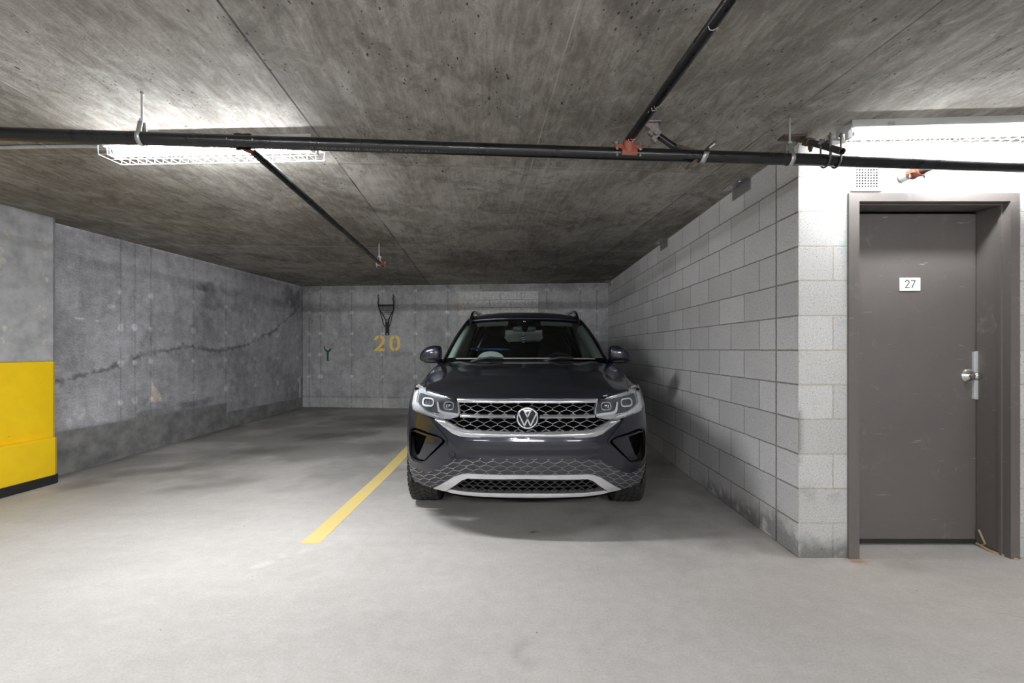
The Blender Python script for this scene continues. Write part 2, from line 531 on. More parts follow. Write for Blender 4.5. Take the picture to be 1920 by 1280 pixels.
def mat_glass(name, tint, refl=.06, rough=.02):
    g = G(name)
    tr = g.n('BsdfTransparent', {'Color': tint + (1,)})
    gl = g.n('BsdfGlossy', {'Color': (1, 1, 1, 1), 'Roughness': rough})
    fr = g.n('Fresnel', {'IOR': 1.45}).outputs[0]
    f = g.m('MULTIPLY', fr, refl / .04, clamp=True)
    mx = g.n('MixShader', {0: f, 1: tr.outputs[0], 2: gl.outputs[0]})
    g.nt.links.new(mx.outputs[0], g.out.inputs[0])
    return g.mat

def mat_emit(name, strength, col=(.965, .985, 1.0)):
    g = G(name)
    e = g.n('Emission', {'Color': col + (1,), 'Strength': strength})
    g.nt.links.new(e.outputs[0], g.out.inputs[0])
    return g.mat

M = {}
M['floor'] = mat_floor()
M['ceiling'] = mat_ceiling()
M['wall'] = mat_concrete_wall('wall_concrete', (.29, .29, .305), (.56, .555, .60), .6)
M['wall_back'] = mat_concrete_wall('back_wall_concrete', (.31, .31, .315), (.52, .52, .525), .7)
M['block_side'] = mat_block('grey_block_masonry', (.66, .655, .66), (.55, .55, .55), (.27, .255, .23), .5, join=0.0)
M['block_front'] = mat_block('pale_block_masonry', (.63, .62, .605), (.53, .525, .51), (.46, .43, .39), .5)
M['yellow'] = mat_yellow()
M['black_strip'] = simple('black_base_paint', (.016, .016, .016), .6, bump=.3)
M['line'] = mat_worn_paint('faded_yellow_line', (.72, .56, .20), (.60, .52, .33), .48)
M['stencil'] = mat_worn_paint('yellow_stencil_paint', (.95, .66, .17), (.66, .50, .22), .60)
M['green'] = mat_worn_paint('green_spray_paint', (.03, .09, .045), (.12, .15, .12), .58)
M['door'] = mat_paint_metal('brown_door_enamel', (.125, .111, .105))
M['frame'] = mat_paint_metal('brown_frame_enamel', (.135, .119, .111), .25)
M['pipe'] = simple('black_steel_pipe', (.007, .007, .008), .30, .0, .3, 25, .15)
M['pipe_grey'] = simple('dull_grey_pipe', (.10, .09, .085), .5, .5, .25, 25)
M['galv'] = simple('galvanised_steel', (.46, .46, .46), .38, .75, .15, 60)
M['rusty'] = simple('rusty_steel', (.11, .075, .06), .7, .3, .4, 50, .3)
M['red'] = simple('red_oxide_coupling', (.24, .058, .030), .5, .0, .2, 40, .2)
M['white_metal'] = simple('white_enamel_housing', (.72, .72, .70), .4, 0, .05, 10)
M['wire'] = simple('white_wire_guard', (.75, .75, .73), .35, 0, .05, 30)
M['conduit'] = simple('pale_grey_conduit', (.42, .42, .41), .45, .3, .1, 20)
M['tube_bay'] = mat_emit('bay_lamp_tube', TUBE_BAY)
M['tube_door'] = mat_emit('door_lamp_tube', TUBE_DOOR)
M['tube_lane'] = mat_emit('lane_lamp_tube', TUBE_LANE)
M['lamp_cap'] = simple('blue_lamp_cap', (.10, .16, .42), .5)
M['chrome_knob'] = simple('satin_nickel', (.62, .60, .58), .22, 1.0, .06, 30)
M['alu'] = simple('brushed_aluminium', (.74, .74, .77), .32, .35, .08, 60)
M['sign'] = simple('white_sign_plate', (.80, .80, .79), .4, 0, .02, 10)
M['ink'] = simple('dark_sign_ink', (.03, .03, .03), .6)
M['chalk'] = simple('white_chalk', (.62, .62, .62), .8)
M['black_wire'] = simple('black_coated_wire', (.008, .008, .009), .45)
M['duct_dark'] = simple('painted_duct_dark', (.006, .006, .006), .9)
M['wood_filler'] = simple('tan_broken_sealant', (.42, .32, .18), .8, bump=.3)
# ------------------------------------------------------------------ large structure
CEIL = 2.444
def floor_z(y):
    return np.maximum(0, .024 * (np.asarray(y, dtype=float) - 4.2)) * sstep(4.0, 5.4, np.asarray(y, dtype=float))
def fz(y): return float(floor_z(np.array([y]))[0])

def uv_wall(name, pos, us, vs, mat, paint=None, skip=None, flip=False):
    """pos(u, v) -> 3 arrays; UV is (u, v) in metres; paint(u, v) -> rgb arrays"""
    U, Vv = np.meshgrid(us, vs)
    X, Y, Z = pos(U, Vv)
    P = np.stack([X + 0 * U, Y + 0 * U, Z + 0 * U], -1).reshape(-1, 3)
    n, mm = len(us), len(vs)
    F = []
    for j in range(mm - 1):
        vc = (vs[j] + vs[j + 1]) / 2
        for i in range(n - 1):
            if skip and skip((us[i] + us[i + 1]) / 2, vc): continue
            q = (j * n + i, j * n + i + 1, (j + 1) * n + i + 1, (j + 1) * n + i)
            F.append(q[::-1] if flip else q)
    pc = None
    if paint is not None:
        r = paint(U, Vv)
        pc = np.stack([np.broadcast_to(c, U.shape) for c in r], -1).reshape(-1, 3)
    o = link_mesh(name, P, F, mat, None, None, uvs=np.stack([U, Vv], -1).reshape(-1, 2), paint=pc)
    return tag(o, kind='structure')

def lin(a, b, step):
    return np.linspace(a, b, max(2, int(round((b - a) / step)) + 1))

# floor: grime, tyre smudges, rust and damp marks, darker under car, along wall
def floor_paint(U, V):
    r = np.ones(U.shape)
    n1 = fbm(U * 1.1, V * 1.1, 3, 5)
    n2 = fbm(U * 3.1 + V * 1.3, V * 3.1 - U * 1.3, 11, 5)
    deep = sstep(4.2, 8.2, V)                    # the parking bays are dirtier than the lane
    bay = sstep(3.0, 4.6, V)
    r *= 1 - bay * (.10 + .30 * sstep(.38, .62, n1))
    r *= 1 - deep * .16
    for (x, y, sx, sy, a) in ((-2.45, 6.1, .75, .35, .45), (-2.9, 5.3, .6, .3, .35), (-2.0, 7.0, .5, .3, .30), (-3.55, 4.5, .6, .22, .38),
                              (-2.6, 4.1, .5, .2, .25), (-2.3, 7.6, .7, .4, .25), (-3.9, 4.05, .3, .25, .35), (-1.6, 5.4, .25, .5, .2),
                              (-.45, 3.6, .22, .3, .14), (.25, 3.05, .5, .18, .10)):
        c, s = math.cos(.45), math.sin(.45)
        dx, dy = (U - x) * c + (V - y) * s, -(U - x) * s + (V - y) * c
        d = np.hypot(dx / sx, dy / sy) + (n2 - .5) * 1.3
        r *= 1 - a * (1 - sstep(.2, 1.1, d))
    # floor darker under and beside the car
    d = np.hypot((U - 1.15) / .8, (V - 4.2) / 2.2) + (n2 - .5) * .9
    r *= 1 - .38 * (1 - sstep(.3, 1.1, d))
    # dark blot in front of the car, faint tyre print right of it
    d = np.hypot((U + .044) / .045, (V - 2.30) / .02) + (n2 - .5) * 1.6
    r *= 1 - .55 * (1 - sstep(.35, .8, d))
    d = np.hypot((U - .18) / .16, (V - 1.80) / .10)
    r *= 1 - .16 * np.exp(-((d - 1) / .18) ** 2) * sstep(.4, .6, n2)
    d = np.hypot((U - .15) / .035, (V - 3.0) / .02) + (n2 - .5)
    r *= 1 - .7 * (1 - sstep(.3, .8, d))
    R, Gc, B = r.copy(), r.copy(), r.copy()
    # worn ghost of the line, pale scuffs
    gd = seg_dist(U, V, [(-1.30, 2.72), (-1.46, 2.45)])
    k = (1 - sstep(.02, .09, gd)) * sstep(.5, .62, fbm(U * 30, V * 30, 5, 3)) * .16
    R += k; Gc += k; B += k
    # warm patch in front of the steel door, rust at the foot of its frame
    k = (1 - sstep(.2, 1.6, np.hypot((U - 2.3) / 1.2, (V - 2.3) / .6))) * .05
    R += k; B -= k * .6
    d = np.hypot((U - 2.00) / .09, (V - 2.585) / .05) + (n2 - .5) * 1.1
    k = 1 - sstep(.2, 1.0, d)
    R *= 1 - .18 * k; Gc *= 1 - .45 * k; B *= 1 - .62 * k
    d = np.hypot((U - 2.2) / .22, (V - 2.52) / .12) + (n2 - .5) * 1.4
    k = (1 - sstep(.4, .9, d)) * .14
    R *= 1 - k; Gc *= 1 - k; B *= 1 - k * 1.3
    # floor darker along the left wall
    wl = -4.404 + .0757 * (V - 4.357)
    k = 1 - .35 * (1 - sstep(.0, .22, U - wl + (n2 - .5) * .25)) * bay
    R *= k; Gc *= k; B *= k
    return R, Gc, B
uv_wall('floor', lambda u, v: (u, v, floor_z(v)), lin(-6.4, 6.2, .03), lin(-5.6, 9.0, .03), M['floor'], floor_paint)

# ceiling slab
uv_wall('ceiling', lambda u, v: (u, v, CEIL + 0 * u), np.array([-6.4, 6.2]), np.array([-5.6, 9.0]), M['ceiling'], flip=True)
bpy.data.objects['ceiling'].data.transform(Matrix.Translation(bpy.data.objects['ceiling'].location))
bpy.data.objects['ceiling'].location = (0, 0, 0)
fl = bpy.data.objects['floor']
fl.data.transform(Matrix.Translation(fl.location)); fl.location = (0, 0, 0)

def lw_x(y): return -4.404 + .0757 * (y - 4.357)
SEAMS = [4.986, 5.158, 5.369, 6.02, 6.63, 7.286, 7.907, 8.55]
def left_paint(U, V):
    r = np.ones(U.shape)
    n1 = fbm(U * 1.6, V * 1.6, 21, 5); n2 = fbm(U * 7, V * 7, 22, 4); n3 = fbm(U * 22, V * 3, 23, 4)
    R = r * (1 + .10 * (n1 - .5))
    for s in SEAMS:                                   # form-board seams
        d = np.abs(U - s + .008 * (n2 - .5))
        R *= 1 - .34 * (1 - sstep(.002, .011, d)) * sstep(.25, .6, fbm(U * 0 + s * 9, V * 3, 4, 3) + .15)
        for z in (.64, 1.07, 1.47, 1.86):             # patched tie holes
            dd = np.hypot((U - s) / .05, (V - z) / .06) + (n2 - .5) * 1.5
            R *= 1 + .60 * (1 - sstep(.3, .7, dd))
    cr = [(4.1, .84), (4.368, .903), (4.554, .964), (4.881, 1.036), (5.153, 1.133), (5.486, 1.191), (5.899, 1.284), (6.301, 1.23), (6.629, 1.215), (7.191, 1.331), (7.738, 1.519), (8.239, 1.806), (8.734, 2.126)]
    n4 = fbm(U * 26, V * 26, 24, 4)
    d = seg_dist(U, V + .09 * (n2 - .5), cr) + (n4 - .5) * .09          # irregular cold joint across the pour
    R *= 1 - .46 * (1 - sstep(.0, .040, d)) * sstep(.34, .56, n2 + .10)
    R *= 1 + .22 * (n4 - .5)
    below = np.interp(U, [p[0] for p in cr], [p[1] for p in cr]) - V
    R *= 1 - .10 * sstep(0, .12, below) * sstep(5.0, 6.0, U)
    R *= 1 - .18 * np.exp(-np.maximum(below, 0) / .12) * (below > 0) * sstep(.4, .6, n2)
    for (x, z, sx, sz, a) in ((6.35, 1.95, .28, .30, .36), (6.15, 2.05, .14, .07, .45), (6.30, 1.62, .16, .2, .2), (7.0, 1.9, .3, .25, .18), (8.35, 2.2, .3, .2, .45),
                              (5.35, .47, .18, .05, .3), (6.1, .5, .35, .06, .35)):
        dd = np.hypot((U - x) / sx, (V - z) / sz) + (n2 - .5) * 1.5
        R *= 1 - a * (1 - sstep(.4, 1.0, dd))
    for (x, z, sx, sz, a) in ((4.55, 1.537, .085, .022, .6), (4.73, 1.526, .04, .014, .6), (4.88, 1.69, .07, .03, .45), (5.33, 1.5, .05, .05, .3), (6.35, 1.1, .3, .006, .3), (4.55, .6, .06, .10, .3), (4.45, .5, .03, .05, .4)):
        dd = np.hypot((U - x) / sx, (V - z) / sz) + (n2 - .5) * 1.6
        R *= 1 + a * (1 - sstep(.4, .9, dd))
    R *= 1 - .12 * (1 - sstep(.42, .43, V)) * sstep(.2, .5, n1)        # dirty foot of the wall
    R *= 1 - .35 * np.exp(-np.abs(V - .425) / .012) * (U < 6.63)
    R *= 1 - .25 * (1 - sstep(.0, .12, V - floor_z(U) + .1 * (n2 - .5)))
    R *= 1 + .55 * np.exp(-np.abs(V - CEIL) / .018)                    # pale grout under the slab
    Rr, Gg, Bb = R.copy(), R.copy(), R.copy()
    tri = ((U > 5.37) & (U < 5.37 + .15 * sstep(.90, .6, V)) & (V > .58) & (V < .88)).astype(float) * sstep(.3, .5, n2 + .1)
    Rr *= 1 + .50 * tri; Gg *= 1 + .34 * tri; Bb *= 1 + .10 * tri
    rust = 1 - sstep(.1, 1.0, np.hypot((U - 4.75) / .03, (V - .06) / .06) + (n2 - .5))
    Rr *= 1 + .3 * rust; Gg *= 1 - .1 * rust; Bb *= 1 - .4 * rust
    corner = np.exp(-((U - 8.62) / .02) ** 2) * (1 - sstep(.6, .75, V))
    k = 1 + 1.2 * corner
    return Rr * k, Gg * k, Bb * k * .985
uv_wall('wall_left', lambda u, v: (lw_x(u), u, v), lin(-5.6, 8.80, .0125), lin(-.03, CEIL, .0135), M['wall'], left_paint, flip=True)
# low proud foot of the left wall
mb = MB()
for (a, b, z) in ((4.1, 6.62, .42), (6.64, 8.7, .29)):
    rows = []
    for off, zz in ((.016, -.03), (.016, z - .006), (.010, z), (-.01, z)):
        rows.append([(lw_x(y) + off, y, zz + (fz(y) if zz > 0 and a > 6 else 0) * .0) for y in lin(a, b, .1)])
    mb.grid(rows)
o = mb.build('baseboard_left', simple('dirty_foot_concrete', (.215, .213, .21), .9, vary=.35, scale=7, bump=.5), smooth=None)
tag(o, kind='structure')

def bw(t, off=0.0):           # back wall line, t metres from the left corner
    return -4.04 + .9968 * t + .0804 * off * -1, 8.69 - .0804 * t - off
def back_paint(U, V):
    n1 = fbm(U * 1.6, V * 1.6, 31, 5); n2 = fbm(U * 8, V * 8, 32, 4); n3 = fbm(U * 14, V * 1.6, 33, 4)
    R = (1 + .16 * (n1 - .5) + .12 * (n3 - .5)) * (1 + .25 * (fbm(U * 30, V * 30, 36, 4) - .5))
    for s in (.113, .338, .96, 1.573, 2.206, 2.836, 3.459, 4.70, 5.318, 5.619):
        R *= 1 - .38 * (1 - sstep(.003, .012, np.abs(U - s + .012 * (n2 - .5)))) * sstep(.25, .5, fbm(U * 0 + s * 7, V * 2.5, 9, 3) + .1)
        for z in (.70, 1.12, 1.53, 1.93, 2.34):
            dd = np.hypot((U - s) / .05, (V - z) / .05) + (n2 - .5) * 1.5
            R *= 1 + .60 * (1 - sstep(.35, .85, dd))
    for s in (.2, .7, 1.25, 1.9, 2.5):
        R *= 1 - .10 * (1 - sstep(.03, .12, np.abs(U - s + .1 * (n2 - .5)))) * sstep(.4, .6, n3)
    R *= 1 + .14 * (1 - sstep(.295, .31, V))
    R *= 1 - .35 * np.exp(-np.abs(V - .305) / .012)
    R *= 1 - .10 * (1 - sstep(.02, .06, np.abs(V - 1.13)))  * (U > 1.57)
    R *= 1 + .35 * np.exp(-np.abs(V - CEIL) / .015) * sstep(.35, .5, n2)
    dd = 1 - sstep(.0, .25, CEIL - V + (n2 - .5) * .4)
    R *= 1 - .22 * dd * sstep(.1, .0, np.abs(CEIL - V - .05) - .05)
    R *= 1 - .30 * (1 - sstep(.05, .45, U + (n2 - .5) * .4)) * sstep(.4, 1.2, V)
    br = np.exp(-((U - 3.06) / .07) ** 2) * ((V > 1.93) & (V < 2.15))
    return R * (1 + .1 * br), R * (1 - .08 * br), R * (1 - .22 * br)
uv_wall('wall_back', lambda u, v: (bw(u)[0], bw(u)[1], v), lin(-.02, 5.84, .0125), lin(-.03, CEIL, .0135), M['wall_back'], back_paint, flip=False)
# bricked-up opening in the back wall
mb = MB()
def bpt(t, z, off): x, y = bw(t, off); return Vector((x, y, z))
for r in range(3):
    z0 = 1.86 + r * .145
    k = 0
    t = 3.035 - (.2 if r % 2 else .0)
    while t < 4.54:
        a, b = max(t, 3.04), min(t + .395, 4.545)
        if b - a > .05:
            mb.prism([(a + .006, z0 + .006), (b - .004, z0 + .006), (b - .004, z0 + .139), (a + .006, z0 + .139)], lambda p, q: bpt(p, q, .0), lambda p, q: bpt(p, q, .012))
        t += .40
o = mb.build('trim_1', simple('grey_infill_block', (.55, .55, .545), .9, vary=.3, scale=30, bump=.5), smooth=None)
tag(o, kind='structure')
o = MB().prism([(2.99, 2.292), (4.56, 2.288), (4.555, 2.302), (2.99, 2.308)], lambda p, q: bpt(p, q, 0), lambda p, q: bpt(p, q, .02)).build('trim_2', simple('pale_grout', (.60, .60, .59), .9, bump=.4), smooth=None)
tag(o, kind='structure')

# right wall of grey blocks; u = distance behind the control joint
CJ = 2.856
def rw_x(y): return 1.6444 + .0143 * y
def right_paint(U, V):
    y = U + CJ
    n1 = fbm(U * 2, V * 2, 41, 4); n2 = fbm(U * 14, V * 14, 42, 4)
    R = 1 + .12 * (n1 - .5)
    edge = .10 + .10 * sstep(3.6, 2.8, y) * (fbm(U * 5, V * 0, 43, 3))
    d = 1 - sstep(edge * .5, edge * 1.5, V - floor_z(y) + (n2 - .5) * .16)
    R *= 1 - .55 * d * sstep(.35, .6, n2 + .1) * sstep(4.4, 3.6, y)
    R *= 1 + .25 * np.exp(-np.abs(V - CEIL) / .03)
    return R, R, R * 1.005
uv_wall('wall_right', lambda u, v: (rw_x(u + CJ), u + CJ, v), lin(2.631 - CJ, 8.26 - CJ, .02), lin(-.03, CEIL, .02), M['block_side'], right_paint)

# wall with the steel door; u = distance right of the corner
X0, DY = rw_x(2.631), 2.631
DO = (1.975, 2.955, 2.128)          # masonry opening: x from, x to, height
def front_paint(U, V):
    x = U + X0
    n1 = fbm(U * 2.2, V * 2.2, 51, 4); n2 = fbm(U * 14, V * 14, 52, 4)
    R = 1 + .08 * (n1 - .5)
    d = (1 - sstep(.04, .17, V + (n2 - .5) * .14)) * (1 - sstep(.4, .6, U))
    R *= 1 - .62 * d * sstep(.34, .56, n2 + .1)
    d = np.exp(-((V - .38) / .05) ** 2) * sstep(.45, .6, n2)
    R *= 1 - .18 * d
    d = np.exp(-(U / .02) ** 2) * sstep(.5, .62, fbm(U * 3, V * 5, 55, 3)) * (V < 1.0)
    R *= 1 - .5 * d
    for z, c in ((1.83, (.80, .97, .90)), (1.37, (.86, .90, .98)), (1.40, (.97, .86, .97))):   # chalky colour smudges beside the frame
        k = (1 - sstep(.2, 1.0, np.hypot((U - .25) / .03, (V - z) / .035) + (n2 - .5) * 1.3))
    Rr, Gg, Bb = R.copy(), R.copy(), R.copy()
    for x_, z, s, c in ((.262, 1.84, .022, (.80, 1.0, .90)), (.235, 1.825, .018, (1.0, .84, 1.0)), (.262, 1.80, .02, (.84, .92, 1.05)),
                        (.262, 1.385, .026, (.84, .95, 1.0)), (.235, 1.375, .018, (1.0, .86, 1.0))):
        k = 1 - sstep(.3, 1.0, np.hypot((U - x_) / s, (V - z) / s) + (n2 - .5) * 1.2)
        Rr *= 1 - (1 - c[0]) * k; Gg *= 1 - (1 - c[1]) * k; Bb *= 1 - (1 - c[2]) * k
    return Rr, Gg, Bb
us = np.unique(np.concatenate([lin(0, DO[0] - X0, .02), lin(DO[0] - X0, DO[1] - X0, .05), lin(DO[1] - X0, 6.2 - X0, .04)]).round(5))
vs = np.unique(np.concatenate([lin(-.03, DO[2], .02), lin(DO[2], CEIL, .02)]).round(5))
uv_wall('wall_door', lambda u, v: (u + X0, DY + 0 * u, v), us, vs, M['block_front'], front_paint,
        skip=lambda u, v: DO[0] - X0 < u < DO[1] - X0 and v < DO[2], flip=False)
# walls of the driving lane, out of the picture
plain = simple('lane_wall_concrete', (.36, .36, .36), .9, vary=.2, scale=3)
for nm, a, b in (('wall_lane', (6.2, -5.6), (-6.4, -5.6)), ('wall_lane_end', (6.2, 2.631), (6.2, -5.6))):
    o = MB().add([(a[0], a[1], 0), (b[0], b[1], 0), (b[0], b[1], CEIL), (a[0], a[1], CEIL)], [(0, 1, 2, 3)]).build(nm, plain, smooth=None)
    tag(o, kind='structure')

# concrete pier on the left: bare above, painted yellow below, black strip at the floor
def pier_x(y): return -4.25 + .0675 * (y - 4.188)
PY0, PY1 = 1.9, 4.19
pier = thing('concrete_pier', 'bare concrete wall pier with a yellow painted lower half and black foot', 'pier', (lw_x(3.2) + .06, 3.2, 0))
def pier_block(name, z0, z1, off, mat, y1, bev=.012):
    mb = MB()
    P = []
    for z in (z0, z1):
        P += [(pier_x(PY0) + off, PY0, z), (pier_x(y1 - .04) + off, y1 - .04, z), (pier_x(y1) + off - .022, y1, z), (lw_x(y1) - .02, y1, z), (lw_x(PY0) - .02, PY0, z)]
    n = 5
    F = [tuple(range(n))[::-1], tuple(range(n, 2 * n))] + [(i, (i + 1) % n, n + (i + 1) % n, n + i) for i in range(n)]
    mb.add(P, F)
    return mb.build(name, mat, pier, smooth=None, bevel=bev)
pier_block('bare_concrete', 1.115, CEIL, 0, simple('pier_concrete', (.37, .37, .375), .9, vary=.22, scale=9, bump=.5), PY1, .004)
pier_block('yellow_panel', .405, 1.115, .001, M['yellow'], PY1)
pier_block('yellow_foot', .075, .42, .085, M['yellow'], PY1 - .06)
pier_block('black_kick_strip', -.01, .08, .088, M['black_strip'], PY1 - .055, .004)
CEMENT = simple('pale_cement_patch', (.47, .455, .42), .9, vary=.2, scale=30)
rp = random.Random(5)                         # pale tie-hole patches along the seams of the bare concrete
for k in range(26):
    y = rp.choice([3.76, 3.78, 3.75, 4.06, 4.08, 4.10, 4.04]) + rp.uniform(-.02, .02)
    z = rp.uniform(1.2, 2.25)
    w, h = rp.uniform(.008, .03), rp.uniform(.01, .05)
    n = 9
    P = [(pier_x(y) + .0015, y + w * math.cos(2 * math.pi * i / n) * rp.uniform(.6, 1.1), z + h * math.sin(2 * math.pi * i / n) * rp.uniform(.6, 1.1)) for i in range(n)]
    MB().add(P, [tuple(range(n))]).build('cement_patch', CEMENT, pier, smooth=None, solid=.004)

# ------------------------------------------------------------------ steel door, frame, hardware
FX0, FX1, FH = 1.968, 2.966, 2.137          # outer edges of the frame
IN0, IN1, INH = 2.028, 2.912, 2.088         # clear opening
DD = 2.812                                  # face of the door leaf
fr = thing('door_frame', 'deep brown steel frame around the storage room door', 'door frame', ((FX0 + FX1) / 2, DY, 0))
mb = MB()
yf = DY - .016
def frame_prof(s):
    """cross-section of the jamb: (inward distance from outer edge, depth y)"""
    return [(0, DY + .02), (0, yf), (.060, yf), (.060, yf + .044), (.070, yf + .044), (.070, yf + .062), (.060, yf + .062), (.060, DD - .002), (.046, DD - .002), (.046, DD + .06)]
pr = frame_prof(0)
rows = []
path = [('L', -.01), ('LT', 0), ('RT', 0), ('R', -.01)]
for nm, z in path:
    r = []
    for d, y in pr:
        dt = d * (FH - INH) / .060
        if nm == 'L': r.append((FX0 + d, y, z))
        elif nm == 'LT': r.append((FX0 + d, y, FH - dt))
        elif nm == 'RT': r.append((FX1 - d * (FX1 - IN1) / .060, y, FH - dt))
        else: r.append((FX1 - d * (FX1 - IN1) / .060, y, z))
    rows.append(r)
mb.grid(rows)
mb.build('jamb', M['frame'], fr, smooth=None)
mb = MB()
mb.tube([(IN1 - .004, DD - .03, .006), (IN1 - .006, DD - .06, .03), (IN1 - .004, DD - .02, .10)], .006, 6)
mb.tube([(IN1 - .008, DD - .01, .012), (IN1 - .02, DD - .10, .004), (IN1 + .004, DD - .16, .004), (IN1 + .03, yf - .012, .004)], [.006, .009, .006, .005], 6)
mb.build('broken_sealant', M['wood_filler'], fr)

door = thing('steel_door', 'brown steel storage room door with scuffed face and number plate', 'door', ((IN0 + IN1) / 2, DD + .022, 0))
MB().box(((IN0 + IN1) / 2 - .004, DD + .022, 1.05), (IN1 - IN0 + .012, .044, 2.072 - .02)).build('door_leaf', M['door'], door, smooth=None, bevel=.003)
MB().box(((IN0 + IN1) / 2 - .004, DD - .002, .022), (IN1 - IN0 - .004, .012, .026)).build('bottom_sweep', M['black_strip'], door, smooth=None, bevel=.002)
kx, kz = 2.862, 1.058
mb = MB()
mb.lathe([(.0, 0), (.043, 0), (.044, -.004), (.038, -.010), (.024, -.022), (.013, -.028), (.0, -.028)], (kx, DD, kz), (0, 1, 0), 32)
mb.lathe([(.013, -.015), (.0115, -.028), (.0115, -.032), (.018, -.037), (.0235, -.045), (.0255, -.053), (.0235, -.063), (.018, -.070), (.0135, -.072), (.0, -.0725)], (kx, DD, kz), (0, 1, 0), 32)
knob = mb.build('door_knob', M['chrome_knob'], door, smooth=50)
mb = MB().lathe([(.0, 0), (.009, 0), (.009, -.0025), (.0, -.003)], (kx, DD - .0720, kz), (0, 1, 0), 20)
mb.build('key_cylinder', simple('dull_key_cylinder', (.30, .29, .28), .35, .9), knob)
# latch guard plate on the strike side
mb = MB()
gx = IN1 + .001
mb.box((gx + .008, DD - .012, 1.062), (.052, .004, .302))
mb.box((gx - .020, DD - .006, 1.062), (.010, .016, .296))
lg = mb.build('latch_guard', M['alu'], door, smooth=None, bevel=.0012)
for dz in (-.128, -.07, .066, .135):
    MB().lathe([(0, -.0025), (.005, -.0022), (.0062, 0)], (gx + .020, DD - .014, 1.062 + dz), (0, 1, 0), 12).build('rivet', M['galv'], lg)

sg = thing('number_plate', 'small white plate with the number 27 on the brown door', 'sign', (2.494, DD - .003, 1.63))
MB().box((2.494, DD - .003, 1.632), (.130, .005, .082)).build('plate', M['sign'], sg, smooth=None, bevel=.0008)
def stroke2d(pts, w):
    """flat ribbon outline quads along a 2D polyline"""
    quads = []
    for (a, b) in zip(pts[:-1], pts[1:]):
        d = Vector((b[0] - a[0], b[1] - a[1]))
        if d.length < 1e-6: continue
        d.normalize()
        n = Vector((-d.y, d.x)) * w / 2
        e = d * w * .25
        quads.append([(a[0] - e.x + n.x, a[1] - e.y + n.y), (b[0] + e.x + n.x, b[1] + e.y + n.y), (b[0] + e.x - n.x, b[1] + e.y - n.y), (a[0] - e.x - n.x, a[1] - e.y - n.y)])
    return quads
def arc(cx, cz, rx, rz, a0, a1, n=16):
    return [(cx + rx * math.cos(math.radians(a0 + (a1 - a0) * i / n)), cz + rz * math.sin(math.radians(a0 + (a1 - a0) * i / n))) for i in range(n + 1)]
two = arc(.0125, .0365, .0115, .0115, 170, -38, 18) + [(.001, .002), (.027, .002)]
seven = [(.036, .047), (.062, .047), (.042, .001)]
mb = MB()
for pl in (two, seven):
    for q in stroke2d(pl, .0047):
        mb.prism(q, lambda a, b: Vector((2.494 - .031 + a, DD - .0056, 1.632 - .024 + b)), lambda a, b: Vector((2.494 - .031 + a, DD - .0064, 1.632 - .024 + b)))
mb.build('numerals', M['ink'], sg, smooth=None)

# ------------------------------------------------------------------ vent grille above the frame
vt = thing('vent_grille', 'small white square-mesh air grille above the door frame', 'vent', (2.076, DY - .008, 2.15))
MB().box((2.076, DY - .002, 2.232), (.150, .004, .150)).build('black_backing', M['duct_dark'], vt, smooth=None)  # darkness of the duct painted as a black plate on the wall
mb = MB()
vx0, vx1, vz0, vz1 = 1.986, 2.168, 2.150, 2.318
for a, b in (((vx0, vz0), (vx1, vz0 + .02)), ((vx0, vz1 - .02), (vx1, vz1)), ((vx0, vz0 + .02), (vx0 + .024, vz1 - .02)), ((vx1 - .024, vz0 + .02), (vx1, vz1 - .02))):
    mb.box(((a[0] + b[0]) / 2, DY - .008, (a[1] + b[1]) / 2), (b[0] - a[0], .014, b[1] - a[1]))
mb.build('vent_frame', M['white_metal'], vt, smooth=None, bevel=.001)
mb = MB()
for k in range(9):
    mb.box((vx0 + .024 + .01675 * k, DY - .0075, 2.234), (.0034, .006, .14))
    mb.box((2.077, DY - .0075, vz0 + .02 + .016 * k), (.136, .006, .0034))
mb.build('mesh_screen', M['white_metal'], vt, smooth=None)

